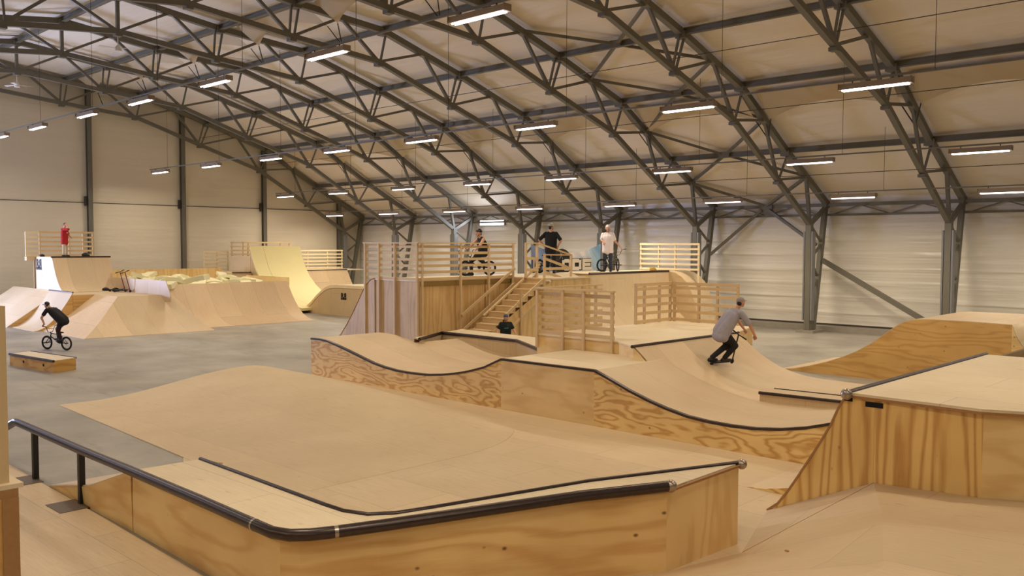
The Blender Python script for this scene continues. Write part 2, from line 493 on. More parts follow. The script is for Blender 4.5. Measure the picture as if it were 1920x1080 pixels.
# purlins, one continuous steel beam per line
for k in range(0, 6):
    y, z = TOP[k]
    mb = MB(); z += .07
    x1 = 60
    mb.box((-.3, y-.09, z+.06), (x1, y+.09, z+.09)); mb.box((-.3, y-.09, z-.15), (x1, y+.09, z-.12)); mb.box((-.3, y-.02, z-.13), (x1, y+.02, z+.07))
    o = mb.build('purlin', M['steel_paint'])
    tag(o, ['steel ridge purlin under the top of the roof', 'steel roof purlin, first below the ridge', 'steel roof purlin, second below the ridge',
            'steel roof purlin, third below the ridge', 'steel roof purlin, fourth below the ridge', 'steel roof purlin nearest the long wall'][k], 'purlin', 'steel purlins along the roof')
y, z = mir(TOP[1]); z += .07
o = MB().box((-.3, y-.09, z-.15), (30, y+.09, z+.09)).build('purlin', M['steel_paint'])
tag(o, 'steel roof purlin on the far slope beyond the ridge', 'purlin', 'steel purlins along the roof')
# eave lattice beam over the long wall
r = thing('eave_beam', 'lattice steel eave beam along the top of the long wall', 'beam', (24, 40.5, 5.4))
MB().box((0, 40.36, 5.80), (60, 40.54, 5.95)).build('upper_chord', M['steel_paint'], r)
MB().box((0, 40.38, 5.36), (60, 40.50, 5.46)).build('lower_chord', M['steel_paint'], r)
for j in range(8):
    for k in range(4):
        x0 = 6*j+.3+k*1.35
        a, b = (5.42, 5.84) if k % 2 == 0 else (5.84, 5.42)
        MB().bar((x0, 40.45, a), (x0+1.35, 40.45, b), .05).build('lacing', M['steel_paint'], r)
# wind bracing rods in the bay before the clear column
def brace(p, q, lab, w=.11):
    tag(MB().bar(p, q, w).build('wind_brace', M['steel_paint']), lab, 'brace', 'wind bracing of the hall')
xa, xb, xm = 30.0, 36.0, 33.0
nm = ['upper', 'middle', 'lower']
for i, k in enumerate((3, 4, 5)):
    c = (xm, TOP[k][0], TOP[k][1]+.05)
    tag(MB().box((xm-.28, c[1]-.13, c[2]-.1), (xm+.28, c[1]+.13, c[2]+.14)).build('gusset', M['steel_paint']), '%s steel gusset where roof braces cross on a purlin' % nm[i], 'gusset', 'bracing gussets')
    for xe, sx in ((xa, 'left'), (xb, 'right')):
        for q, sy in ((MIDS[k-1], 'upper'), (MIDS[k], 'lower')):
            brace(c, (xe, q[0], q[1]+.05), '%s %s arm of the %s crossed roof brace' % (sy, sx, nm[i]))
ce = (xm, 40.4, 5.9)
tag(MB().box((xm-.35, 40.28, 5.6), (xm+.35, 40.36, 6.0)).build('gusset', M['steel_paint']), 'steel gusset on the eave beam over the wall braces', 'gusset', 'bracing gussets')
brace(ce, (xa, MIDS[5][0], MIDS[5][1]), 'left roof arm of the brace meeting the eave beam', .13)
brace(ce, (xb, MIDS[5][0], MIDS[5][1]), 'right roof arm of the brace meeting the eave beam', .13)
brace((xm-.2, 40.25, 5.7), (xa+.2, 39.85, 3.5), 'left diagonal wall brace below the eave beam', .13)
brace((xm+.2, 40.25, 5.7), (xb-.2, 39.95, 4.0), 'right diagonal wall brace below the eave beam', .13)
brace((xb+.1, 39.95, 3.3), (42.0, 39.6, .15), 'long diagonal wall brace running down to the floor', .2)

# ------------------------------------------------------------------ light fittings, wires, fans
def light_fitting(x, y, z, lab, grp):
    r = thing('fluorescent_light', lab, 'light', (x, y, z), grp)
    h = MB()
    h.add([(-.93,-.13,.0),(.93,-.13,.0),(.93,.13,.0),(-.93,.13,.0),(-.93,-.07,.16),(.93,-.07,.16),(.93,.07,.16),(-.93,.07,.16)],
          [(4,5,6,7),(0,1,5,4),(1,2,6,5),(2,3,7,6),(3,0,4,7)])
    h.box((-.945,-.13,.0),(-.932,.13,.16)); h.box((.932,-.13,.0),(.945,.13,.16))
    h.build('housing', M['housing'], r, local=True)
    for s in (-1, 1):
        MB().tube([(-.86, s*.055, -.012), (.86, s*.055, -.012)], .024, 8).build('tube', M['tube'], r, local=True, smooth=True)
        MB().bar((s*.6, 0, .16), (s*.6, 0, .23), .025).build('hanger', M['steel_dark'], r, local=True)
    ld = bpy.data.lights.new('tube_light', 'AREA'); ld.shape = 'RECTANGLE'; ld.size = 1.7; ld.size_y = .16
    ld.energy = LAMP_W; ld.color = LAMP_COL; ld.spread = math.radians(164)
    lo = bpy.data.objects.new('tube_light', ld); COL.objects.link(lo); lo.parent = r; lo.location = (0, 0, -.05)
    return r
ROWS = [('on the row furthest from the long wall', 14.64, 9.26, [39.25, 33.13, 26.72, 21.01, 15.9, 10.1, 4.9]),
        ('on the second row out from the ridge', 23.4, 8.10, [45.02, 39.35, 33.08, 26.89, 21.09, 15.6, 9.6, 3.55]),
        ('on the third row out from the ridge', 31.83, 7.05, [45.13, 39.24, 33.18, 27.03, 21.4, 15.4, 9.2, 3.35]),
        ('on the row nearest the long wall', 35.75, 5.92, [44.9, 39.26, 33.29, 27.5, 21.4, 15.36, 9.11, 3.2])]
for rn, y, z, xs in ROWS:
    for i, x in enumerate(xs):
        n_ = len(xs)-1-i
        pos = 'nearest the end wall' if n_ == 0 else ('nearest the camera' if i == 0 else '%s from the end wall' % ORD[n_])
        light_fitting(x, y, z, 'lit fluorescent light %s, %s' % (rn, pos), 'fluorescent lights %s' % rn)
    r = thing('lighting_rail', 'thin steel rail carrying the lights %s' % rn, 'rail', (24, y, z+.22), 'lighting rails')
    MB().box((2.2, y-.03, z+.22), (60, y+.03, z+.27)).build('rail', M['steel_paint'], r)
    for q in range(9):
        xh = 4.5+6*q
        zt = roof_z(y)-.1
        MB().tube([(xh, y, z+.27), (xh, y, zt)], .008, 5).build('hanger_wire', M['cable'], r)
# unseen fittings added over and behind the camera to brighten near faces
for rn, y, z, xs in (('on the added row over the camera', 4.6, 8.10, (57, 51, 45, 31.5, 25)), ('on the added row behind the camera', -4.0, 7.05, (57, 51, 45, 39, 33, 27, 21, 15)),
                     (ROWS[0][0], 14.64, 9.26, (57, 51.3, 45.3)), (ROWS[1][0], 23.4, 8.10, (57, 51)), (ROWS[2][0], 31.83, 7.05, (57, 51))):
    for i, x in enumerate(xs):
        light_fitting(x, y, z, 'added light %s, %s of those out of frame' % (rn.replace('furthest from the long wall', 'of the ridge'), ORD[i]), 'fluorescent lights %s' % rn)
for i, (y, z) in enumerate(((27.3, 10.75), (31.75, 9.3), (35.7, 6.95))):
    tag(MB().tube([(0, y+.4, z), (60, y+.4, z)], .014, 6).build('steel_cable', M['cable']), 'thin steel cable strung along the %s line of truss joints' % ['upper', 'middle', 'lower'][i], 'cable', 'cables between the trusses')
# long bright fitting on the far wall
r = thing('wall_light', 'bright white strip light fixed high on the long wall', 'light', (13.8, 40.5, 5.28))
MB().box((12.72, 40.46, 5.20), (14.88, 40.61, 5.54)).build('housing', M['housing'], r)
MB().box((12.75, 40.40, 5.22), (14.85, 40.458, 5.52)).build('diffuser', M['tube_cool'], r)
ld = bpy.data.lights.new('strip_light', 'AREA'); ld.shape = 'RECTANGLE'; ld.size = 2; ld.size_y = .3; ld.energy = 130; ld.color = (.8, .86, 1)
lo = bpy.data.objects.new('strip_light', ld); COL.objects.link(lo); lo.location = (13.8, 40.38, 5.36); lo.rotation_euler = (math.radians(80), 0, PI)
# ceiling fans
for i, (x, lab) in enumerate(((18.0, 'white ceiling fan hanging from the fourth truss'), (6.0, 'white ceiling fan hanging from the second truss'))):
    r = thing('ceiling_fan', lab, 'fan', (x-.0, RIDGE, 11.75), 'ceiling fans at the ridge', rz=.5+i)
    MB().tube([(0, 0, .1), (0, 0, .7)], .02, 6).build('rod', M['white_paint'], r, local=True)
    MB().tube([(0, 0, -.08), (0, 0, .02), (0, 0, .16)], [.13, .14, .04], 12).build('motor', M['white_paint'], r, local=True, smooth=True, auto=40)
    for k in range(3):
        a = 2*PI*k/3; c, s = math.cos(a), math.sin(a)
        P = lambda u, v, q: (c*u-s*v, s*u+c*v, q)
        MB().add([P(.12,-.06,.02),P(.75,-.08,.0),P(.75,.08,.03),P(.12,.06,.03),P(.12,-.06,.01),P(.75,-.08,-.01),P(.75,.08,.02),P(.12,.06,.02)],
                 [(0,1,2,3),(7,6,5,4),(0,4,5,1),(1,5,6,2),(2,6,7,3),(3,7,4,0)]).build('blade', M['white_paint'], r, local=True)
# scalloped fabric flaps hanging from the roof between trusses, with straps at their tips
def flap(x0, x1, lab, A_=(33.0, 10.16), P_=(33.75, 9.66), T_=(34.3, 9.22), grp='scalloped roof flaps'):
    r = thing('fabric_flap', lab, 'flap', ((x0+x1)/2, A_[0]+.6, T_[1]), grp)
    A = []; B = []
    for k in range(25):
        t = k/24; x = x0+(x1-x0)*t
        s = abs(2*t-1)**1.8
        A.append((x, A_[0], A_[1])); B.append((x, P_[0]+(T_[0]-P_[0])*s, P_[1]+(T_[1]-P_[1])*s))
    MB().ribbon(A, B, .012, (0, 1, 0)).build('sheet', M['flap'], r, smooth=True, auto=40)
    for xe, sg in ((x0, 1), (x1, -1)):
        MB().bar((xe, T_[0], T_[1]), (xe-sg*.30, T_[0]+.4, T_[1]-.65), .035).build('strap', M['steel_dark'], r)
for j in range(8):
    if j < 7:
        lab = 'scalloped white roof flap on the long wall side, bay %s from the end wall' % ORD[j]
    else: lab = 'scalloped white roof flap furthest right, over the nearest bay'
    flap(6*j+.35, 6*j+5.65, lab)
for j in range(0, 6):
    flap(6*j+.35, 6*j+5.65, 'scalloped white roof flap near the ridge, bay %s from the end wall' % ORD[j], (20.1, 13.46), (20.6, 13.22), (21.2, 12.8), 'scalloped roof flaps near the ridge')

# ------------------------------------------------------------------ ramp helpers
def para(a0, z0, a1, z1, n=12, p=2.0):
    """curve from the top (a0, z0) to the toe (a1, z1), level at the toe"""
    out = []
    for k in range(n+1):
        t = k/n
        out.append((a0+(a1-a0)*t, z1+(z0-z1)*(1-t)**p))
    return out
def sweep(prof, axis, t0, t1, th=.03):
    if axis == 'x':
        A = [(a, t0, z) for a, z in prof]; B = [(a, t1, z) for a, z in prof]
    else:
        A = [(t0, a, z) for a, z in prof]; B = [(t1, a, z) for a, z in prof]
    return MB().ribbon(A, B, th)
def panel(prof, axis, t, th=.02, zb=0.0):
    """upright side panel under a profile"""
    pts = list(prof)+[(prof[-1][0], zb), (prof[0][0], zb)]
    if prof[-1][1] <= zb+1e-4: pts.pop(len(prof))
    q = []
    for a, z in pts:
        p = (a, t, z) if axis == 'x' else (t, a, z)
        if not q or (Vector(p)-Vector(q[-1])).length > 1e-4: q.append(p)
    if (Vector(q[0])-Vector(q[-1])).length < 1e-4: q.pop()
    return MB().prism(q, (0, th, 0) if axis == 'x' else (th, 0, 0))
def pipe(pts, r=.035, n=10): return MB().tube(pts, r, n)
def fence(name, lab, p, d, L, z0, z1, posts, slats, n, zbot=None, grp='slatted timber guard fences', mat='lumber', slh=.095, top=True, depth=.07):
    """posts with level slats nailed on the side n"""
    p = Vector((p[0], p[1], 0)); d = Vector((d[0], d[1], 0)).normalized(); n = Vector((n[0], n[1], 0)).normalized()
    r = thing(name, lab, 'fence', (p.x+d.x*L/2, p.y+d.y*L/2, z0 if zbot is None else zbot), grp)
    for i, t in enumerate(posts):
        zb = zbot if zbot is not None else z0
        if isinstance(t, tuple): t, zb = t
        a = p+d*t
        MB().bar((a.x, a.y, zb), (a.x, a.y, z1), depth, depth, up=(d.x, d.y, 0)).build('post', M[mat], r)
    for z in slats:
        a = p+n*(depth/2+.0125); b = p+d*L+n*(depth/2+.0125)
        MB().bar((a.x, a.y, z), (b.x, b.y, z), .025, slh).build('slat', M[mat], r)
    if top:
        a = p-d*.03; b = p+d*(L+.03)
        MB().bar((a.x, a.y, z1+.02), (b.x, b.y, z1+.02), .10, .045).build('top_rail', M[mat], r)
    return r

# ------------------------------------------------------------------ FOREGROUND
o = MB().prism([(36.2, 5.16, .001), (41.4, 5.07, .001), (46.0, 4.95, .001), (47.2, 6.8, .001), (49.3, 6.8, .001), (53, 4.0, .001), (53, 0, .001), (36.2, 0, .001)], (0, 0, .018)).build('plywood_floor', M['floor_ply'])
tag(o, 'flat plywood floor sheeting under the dark rail at lower left', 'plywood floor')
o = MB().prism([(31.42, 7.95, .001), (38.7, 7.58, .001), (41.7, 6.1, .001), (49.25, 6.9, .001), (49.25, 15.18, .001), (31.42, 15.18, .001)], (0, 0, .012)).build('plywood_floor', M['floor_ply'])
tag(o, 'plywood flat between the front ledge and the curved wave wall', 'plywood floor')

# low rounded bump on the flat
def bump_z(x, y):
    if y < 13.05:
        t = max(0, min(1, (y-8.7)/4.35)); b = t*t*(3-2*t)
    else:
        t = max(0, min(1, (14.5-y)/1.45)); b = 1-(1-t)**2.2
    a = max(0, min(1, (42.25-x)/8.5)); a = a*a*(3-2*a)
    return .016+.47*a*b
ys = [7.98+k*(14.43-7.98)/24 for k in range(25)]
vs = []; fs = []
NXB = 30
for i in range(NXB+1):
    for k, y in enumerate(ys):
        xe = 42.3
        if y > 11.2: xe = 42.3-2.6*(1-math.sqrt(max(0, 1-((y-11.2)/3.23)**2)))
        y_ = y
        if i == 0 and k == 0: pass
        x = 31.4+(xe-31.4)*i/NXB
        yy = y if y > 8.6 else y-(x-31.4)*.055*(8.6-y)/.62
        vs.append((x, yy, bump_z(x, y)))
nb = len(vs)
vs += [(x, y, .001) for x, y, z in vs]
NY = 25
for i in range(NXB):
    for k in range(NY-1):
        a = i*NY+k
        fs.append((a, a+NY, a+NY+1, a+1)); fs.append((nb+a, nb+a+1, nb+a+NY+1, nb+a+NY))
for i in range(NXB):
    for k in (0, NY-1):
        a = i*NY+k; fs.append((a, nb+a, nb+a+NY, a+NY))
for k in range(NY-1):
    for i in (0, NXB):
        a = i*NY+k; fs.append((a, a+1, nb+a+1, nb+a))
o = MB().add(vs, fs).build('plywood_bump', birch('bump_ply', lin(214, 192, 154), 'xy', sheet=(6, 2.4), tone=.04, seam=.8), smooth=True, auto=40)
tag(o, 'low rounded plywood bump rising from the concrete in front of the wave wall', 'ramp')

# L-shaped ledge in front with black pipe edge
r = thing('grind_ledge', 'big L-shaped plywood ledge nearest the camera, edged with thick black pipe', 'ledge', (46, 7, 0))
OUT = [(42.28,5.12,.86),(44.5,5.07,.88),(45.85,5.0,.90),(46.22,5.0,.905),(46.42,5.12,.91),(46.58,5.38,.915),(46.85,5.85,.93),(47.83,8.02,1.0),(48.42,8.95,1.04)]
INN = [(42.42,6.04,.88),(44.4,5.97,.90),(45.7,5.92,.915),(46.08,5.92,.92),(46.40,6.02,.925),(46.60,6.26,.93),(46.76,6.65,.945),(47.5,8.6,1.02),(48.52,10.47,1.10)]
MB().ribbon([(x, y, z) for x, y, z in OUT], INN, .05).build('top_deck', M['deck_ply'], r)
def skirt(pts, name, mat, drop=.045, th=.02, zb=.0):
    A = [(x, y, z-drop) for x, y, z in pts]; B = [(x, y, zb) for x, y, z in pts]
    mb = MB()
    for (a, b, c, d) in zip(A, A[1:], B, B[1:]):
        e = Vector((b[0]-a[0], b[1]-a[1], 0)).normalized(); n = Vector((-e.y, e.x, 0))*th
        mb.add([a, b, d, c, Vector(a)+n, Vector(b)+n, Vector(d)+n, Vector(c)+n], [(0,1,2,3),(7,6,5,4),(0,4,5,1),(1,5,6,2),(2,6,7,3),(3,7,4,0)])
    return mb.build(name, mat, r)
skirt(OUT[:4], 'side_panel', M['pine_side'])
skirt([OUT[3], OUT[4], OUT[5]], 'corner_panel', M['pine_front'])
skirt(OUT[5:8], 'front_panel', M['pine_front'])
skirt([OUT[7], OUT[8]], 'front_panel', M['pine_front'])
skirt([OUT[8], INN[8]], 'end_panel', M['pine_yz'], drop=.03)
mb = MB().prism([(42.26,5.1,.84),(40.75,5.1,.342),(39.7,5.1,.142),(39.0,5.14,.0),(42.26,5.12,0)], (0, .02, 0)); mb.build('bank_panel', M['pine_side'], r)
MB().ribbon([(42.28,5.12,.86),(40.75,5.12,.36),(39.7,5.12,.16),(39.0,5.14,.02)], [(42.42,6.04,.87),(40.9,7.2,.36),(39.9,7.3,.16),(39.1,7.45,.02)], .02).build('end_bank', M['floor_ply'], r)
TOE = [(42.2,7.9,.03),(44.2,7.9,.03),(45.1,7.95,.03),(45.25,8.05,.03),(45.4,8.2,.03),(45.55,8.5,.03),(45.75,8.9,.03),(46.3,9.8,.03),(47.2,11.5,.03)]
rows = []
for q in (0, .25, .5, .75, 1): rows.append([(i[0]+(t[0]-i[0])*q, i[1]+(t[1]-i[1])*q, t[2]+(i[2]-.03-t[2])*(1-q)**2) for i, t in zip(INN, TOE)])
for a, b in zip(rows, rows[1:]): pass
vs = [p for row in rows for p in row]; n9 = len(INN)
vs += [(x, y, z-.02) for x, y, z in vs]; nn = n9*5; fs = []
for i in range(4):
    for k in range(n9-1):
        a = i*n9+k; fs += [(a, a+1, a+n9+1, a+n9), (nn+a, nn+a+n9, nn+a+n9+1, nn+a+1)]
for k in range(n9-1): fs += [(k, nn+k, nn+k+1, k+1), (4*n9+k, 4*n9+k+1, nn+4*n9+k+1, nn+4*n9+k)]
for i in range(4): fs += [(i*n9, (i+1)*n9, nn+(i+1)*n9, nn+i*n9), (i*n9+n9-1, nn+i*n9+n9-1, nn+(i+1)*n9+n9-1, (i+1)*n9+n9-1)]
MB().add(vs, fs).build('transition', M['floor_ply'], r, smooth=True, auto=50)
c = pipe([(x, y, z+.0) for x, y, z in INN], .032).build('inner_coping', M['coping'], r, smooth=True, auto=50)
MB().ell((48.55, 10.50, 1.085), (.07, .07, .07)).build('coping_cap', M['coping_end'], r, smooth=True)
MB().prism([(48.44, 8.95, 1.0), (48.46, 8.95, 1.035), (48.55, 10.42, 1.09), (48.53, 10.42, 1.05)], (.02, 0, 0)).build('deck_edge', M['ply_edge'], r)
# rail pipe that leaves the ledge and becomes a free rail on posts
r = thing('grind_rail', 'thick dark steel pipe rail running from free posts onto the front ledge', 'rail', (40, 5.1, 0))
MB().tube([(36.55,5.1,.53),(37.5,5.12,.855),(37.65,5.12,.86),(40.5,5.12,.84),(42.28,5.07,.875),(44.5,5.0,.91),(45.85,4.94,.93),(46.2,4.93,.935),(46.42,5.0,.94),(46.56,5.14,.945),(46.68,5.35,.95),(46.92,5.85,.965),(47.87,7.98,1.035),(48.44,8.93,1.075)], .066, 14).build('pipe', M['coping'], r, smooth=True, auto=50)
MB().ell((48.46, 8.97, 1.075), (.078, .078, .078)).build('end_cap', M['coping_end'], r, smooth=True)
for x, y in ((38.42, 5.13), (40.45, 5.12)):
    MB().bar((x, y, .02), (x, y, .83), .085, .085, up=(1, 0, 0)).build('post', M['black'], r)
    MB().box((x-.30, y-.42, .019), (x+.30, y+.03, .027)).build('base_plate', plain('plate_steel', lin(112, 96, 80), .5, .4), r)
for x, y, z in ((45.82, 4.94, .93), (46.70, 5.38, .952)):
    d_ = Vector((1, -.03, .01)) if x < 46 else Vector((.45, .9, .03)); d_.normalize()
    MB().tube([Vector((x, y, z))-d_*.02, Vector((x, y, z))+d_*.02], .0685, 14).build('weld', M['coping_end'], r, smooth=True, auto=50)

# camera platform corner at the lower left edge
r = thing('platform_block', 'plywood block of the near platform cut by the lower left corner', 'platform', (48.6, 1.2, 0))
MB().box((48.2, .7, 0), (49.0, 1.64, 2.55)).build('body', pine('block_pine', lin(214, 170, 100), lin(150, 84, 40), 'yz', 3, .7, 2.0, 4.0, 1.0), r)
MB().box((48.2, .7, 2.55), (49.0, 1.645, 2.60)).build('rim', M['ply_edge'], r)
MB().box((48.2, .7, 2.60), (49.0, 1.672, 2.626)).build('top', M['deck_ply'], r)
MB().box((48.98, 1.56, 0), (49.005, 1.645, 2.55)).build('edge_strip', M['ply_edge'], r)
o = MB().bar((48.90, 1.565, 2.626), (48.90, 1.565, 3.62), .1, .1, up=(1, 0, 0)).build('timber_post', M['lumber'])
tag(o, 'upright timber post at the left edge of the picture on the near platform', 'post')

# tall quarter pipe on the right
r = thing('quarter_pipe', 'tall plywood quarter pipe at right with bold grained side and dark coping', 'ramp', (50.5, 15.2, 0))
PR = [(48.08, 0.012), (48.25, .15), (48.41, .37), (48.57, .63), (48.73, .90), (48.89, 1.17), (49.03, 1.43), (49.14, 1.69), (49.235, 1.86)]
sweep(PR[::-1], 'x', 12.17, 18.2, .03).build('riding_surface', M['ramp_ply'], r, smooth=True, auto=40)
panel(PR+[(49.635, 1.86)], 'x', 12.13).build('side_panel', M['pine_up'], r)
panel([(49.637, 1.86), (51.0, 1.86)], 'x', 12.13).build('side_panel', pine('pine_up_wide', lin(238, 202, 128), lin(190, 132, 60), 'zx', 4.5, .3, 8, 6.3, .85, .55, 5), r)
edge = MB()
for (a, b) in zip(PR, PR[1:]): edge.bar((a[0]-.008, 12.145, a[1]+.008), (b[0]-.008, 12.145, b[1]+.008), .05, .03)
edge.build('panel_edge', M['ply_edge'], r)
DK = [(49.30, 12.10), (51.0, 12.04), (53.6, 13.1), (53.6, 18.22), (49.30, 18.22)]
MB().prism([(x, y, 1.865) for x, y in DK], (0, 0, .035)).build('deck_edge', M['ply_edge'], r)
MB().prism([(x, y, 1.90) for x, y in DK], (0, 0, .035)).build('deck', M['deck_ply'], r)
MB().prism([(51.0, 12.13, 0), (51.0, 12.13, 1.865), (53.6, 13.19, 1.865), (53.6, 13.19, 0)], (-.008, .02, 0)).build('end_panel', M['pine_mild'], r)
MB().box((49.3, 18.16, 0), (53.5, 18.18, 1.865)).build('back_panel', M['pine_mild'], r)
pipe([(49.275, 12.1, 1.915), (49.275, 18.28, 1.915)], .055, 14).build('coping', M['coping'], r, smooth=True, auto=50)
MB().ell((49.27, 12.06, 1.915), (.082, .06, .082)).build('coping_cap', M['coping_end'], r, smooth=True)
MB().box((49.62-.11, 12.122, 1.765), (49.62+.13, 12.134, 1.835)).build('slot', M['void'], r)
MB().box((49.20, 12.122, 1.81), (49.33, 12.134, 1.865)).build('slot', M['void'], r)

# hipped bank in front of it, lower right
T_ = (48.08,12.12,.02); B_ = (48.74,10.2,.02); G_ = (48.37,8.77,.02); E_ = (49.65,12.12,.73); F_ = (50.97,12.12,.79)
Q_ = (51.3,8.2,1.02); F2 = (53.6,13.05,.86); R2 = (53.6,8.6,1.1); N1 = (48.15,7.9,.02); N2 = (50.9,6.9,.9)
S_ = (50.35, 10.6, .80)
vs = [T_, B_, E_, F_, G_, Q_, F2, R2, N1, N2, S_]
fs = [(0,1,2),(1,10,2),(2,10,3),(1,4,5),(1,5,10),(10,5,3),(3,5,7,6),(4,8,9),(4,9,5),(5,9,7)]
r = thing('bank_ramp', 'hipped plywood bank filling the lower right corner', 'ramp', (50.5, 10, 0))
bm_ = MB().add(vs, fs)
lo_ = len(vs); bd = [0, 2, 3, 6, 7, 9, 8, 4, 1]
bm_.add(vs+[(x, y, 0) for x, y, z in vs], [tuple(i+lo_ for i in f[::-1]) for f in fs]+[(a, b, b+lo_, a+lo_) for a, b in zip(bd, bd[1:]+bd[:1])])
o = bm_.build('surface', birch('hip_ply', lin(210, 186, 150), 'xy', sheet=(3.0, 1.6), tone=.04, seam=.72), r)
MB().bar((E_[0], E_[1], E_[2]+.002), (B_[0], B_[1], B_[2]+.002), .006, .004).build('joint', M['ply_edge'], r)
MB().ell((49.9, 9.1, .60), (.028, .02, .012)).build('wood_chip', M['ply_edge'], r)
# little wedge behind it
r = thing('wedge_ramp', 'small low plywood wedge running behind the tall quarter pipe', 'ramp', (48, 14, 0))
PW = [(47.2, .014), (47.55, .05), (47.95, .14), (48.35, .27), (48.6, .40)]
sweep(PW[::-1], 'x', 13.1, 15.1, .01).build('surface', M['ramp_ply'], r, smooth=True, auto=40)
panel(PW, 'x', 13.08).build('side_panel', M['pine_bold'], r)

# ------------------------------------------------------------------ WAVE WALL / BOWL in the middle
WV = [(31.4,1.12),(31.9,1.13),(32.3,1.10),(32.7,1.03),(33.2,.93),(33.96,.77),(34.5,.66),(34.94,.60),(35.5,.555),(36.1,.55),(36.8,.575),(37.36,.64),(37.9,.73),(38.36,.83),(38.9,.98),(39.48,1.23)]
WV2 = [(42.33,1.24),(42.75,1.10),(43.27,.91),(43.8,.75),(44.21,.65),(44.7,.56),(45.2,.52),(45.7,.51),(46.2,.53),(46.7,.59),(47.2,.69),(47.7,.84),(47.95,.94)]
r = thing('wave_ramp', 'long plywood wave wall with two dips and a flat top between them', 'ramp', (40, 16.5, 0))
sweep(WV, 'x', 15.2, 17.75).build('left_dip', M['strip_ply'], r, smooth=True, auto=40)
sweep([(39.48, 1.235), (42.33, 1.24)], 'x', 15.2, 17.85).build('flat_top', M['deck_ply'], r)
sweep(WV2, 'x', 15.2, 17.8).build('right_dip', M['strip_ply'], r, smooth=True, auto=40)
panel([(a, z-.03) for a, z in WV], 'x', 15.185).build('left_panel', M['pine_bold'], r)
panel([(39.482, 1.205), (42.33, 1.21)], 'x', 15.185).build('middle_panel', M['pine_mild'], r)
panel([(a, z-.03) for a, z in WV2], 'x', 15.185).build('right_panel', pine('pine_bold_right', lin(244, 214, 146), lin(204, 152, 78), 'xz', 9, .8, 3.4, 8.8, 1.0, .55, 3), r)
full = WV+WV2
mb = MB()
A = [(a, 15.165, z+.012) for a, z in full]; B = [(a, 15.26, z+.012) for a, z in full]
mb.ribbon(A, B, .05); mb.build('edge_trim', M['coping'], r, smooth=True, auto=40)
MB().box((31.4, 15.2, 0), (31.42, 17.75, 1.1)).build('end_panel', M['pine_yz'], r)
MB().prism([(31.4, 17.75, 0), (31.4, 17.75, 1.12), (32.8, 17.75, 1.02), (33.3, 17.75, .9), (33.9, 17.75, .76), (33.9, 17.75, 0)], (0, .02, 0)).build('back_panel', M['pine_mild'], r)
# back part of the left dip with a coped ledge around it
r = thing('bowl_floor', 'plywood floor at the back of the left dip, in front of the black edged ledge', 'ramp', (36, 18.7, 0))
WVb = [(33.2,.93),(33.96,.77),(34.5,.66),(34.94,.60),(35.5,.555),(36.1,.55),(36.8,.575),(37.36,.64),(37.9,.73),(38.5,.87)]
sweep([(a, z-.004) for a, z in WVb], 'x', 17.76, 19.7).build('surface', M['strip_ply'], r, smooth=True, auto=40)
r = thing('coped_ledge', 'low plywood ledge with angled ends and black edge behind the left dip', 'ledge', (35.3, 20.2, 0))
FR = [(33.35,17.82,1.05),(32.35,19.65,1.05),(35.75,19.65,1.05),(38.45,18.02,1.05)]
BK = [(32.9,18.0,1.05),(31.9,20.95,1.05),(36.15,20.7,1.05),(38.2,18.9,1.05)]
MB().ribbon(FR, BK, .04).build('top', M['deck_ply'], r)
mb = MB()
for a, b in zip(FR, FR[1:]): mb.add([(a[0],a[1],1.0),(b[0],b[1],1.0),(b[0],b[1],.4),(a[0],a[1],.4),(a[0]-.01,a[1]+.02,1.0),(b[0]-.01,b[1]+.02,1.0),(b[0]-.01,b[1]+.02,.4),(a[0]-.01,a[1]+.02,.4)],[(0,1,2,3),(7,6,5,4),(0,4,5,1),(1,5,6,2),(2,6,7,3),(3,7,4,0)])
mb.build('front_panel', M['face_ply_xz'], r)
mb = MB()
for a, b in zip(BK, BK[1:]): mb.add([(a[0],a[1],1.0),(b[0],b[1],1.0),(b[0],b[1],0),(a[0],a[1],0),(a[0]-.01,a[1]-.02,1.0),(b[0]-.01,b[1]-.02,1.0),(b[0]-.01,b[1]-.02,0),(a[0]-.01,a[1]-.02,0)],[(0,1,2,3),(7,6,5,4),(0,4,5,1),(1,5,6,2),(2,6,7,3),(3,7,4,0)])
mb.build('back_panel', M['face_ply_xz'], r)
pipe([(x, y, 1.04) for x, y, z in FR], .055).build('coping', M['coping'], r)

# quarter pipe with the scooter rider, and its deck
r = thing('quarter_pipe', 'plywood quarter pipe under the scooter rider, with fenced deck', 'ramp', (41.5, 20.5, 0))
ZQ = 1.56
PQ = [(41.9,ZQ),(42.1,1.40),(42.35,1.19),(42.6,1.02),(42.85,.88),(43.15,.74),(43.5,.63),(43.9,.555),(44.4,.52),(45.2,.505),(46.2,.51),(46.7,.57),(47.2,.67),(47.7,.82),(48.3,1.10),(48.9,1.48),(49.2,1.80)]
sweep(PQ, 'x', 17.25, 22.1).build('riding_surface', M['strip_ply'], r, smooth=True, auto=40)
panel([(a, z-.03) for a, z in PQ], 'x', 22.07).build('side_panel', M['pine_mild'], r)
panel([(41.9, ZQ-.03)]+[(a, z-.03) for a, z in PQ[1:5]], 'x', 17.2).build('side_panel', M['pine_mild'], r)
MB().prism([(38.2,17.86,ZQ-.035),(40.95,17.86,ZQ-.035),(41.86,17.25,ZQ-.035),(41.86,22.1,ZQ-.035),(41.3,24.0,ZQ-.035),(38.4,24.0,ZQ-.035)], (0,0,.035)).build('deck', M['deck_ply'], r)
MB().prism([(38.2,17.88,0),(40.95,17.88,0),(40.95,17.88,ZQ-.035),(38.2,17.88,ZQ-.035)], (0,.02,0)).build('front_panel', M['pine_mild'], r)
MB().prism([(40.95,17.88,0),(41.86,17.27,0),(41.86,17.27,ZQ-.035),(40.95,17.88,ZQ-.035)], (0,.02,0)).build('corner_panel', M['pine_mild'], r)
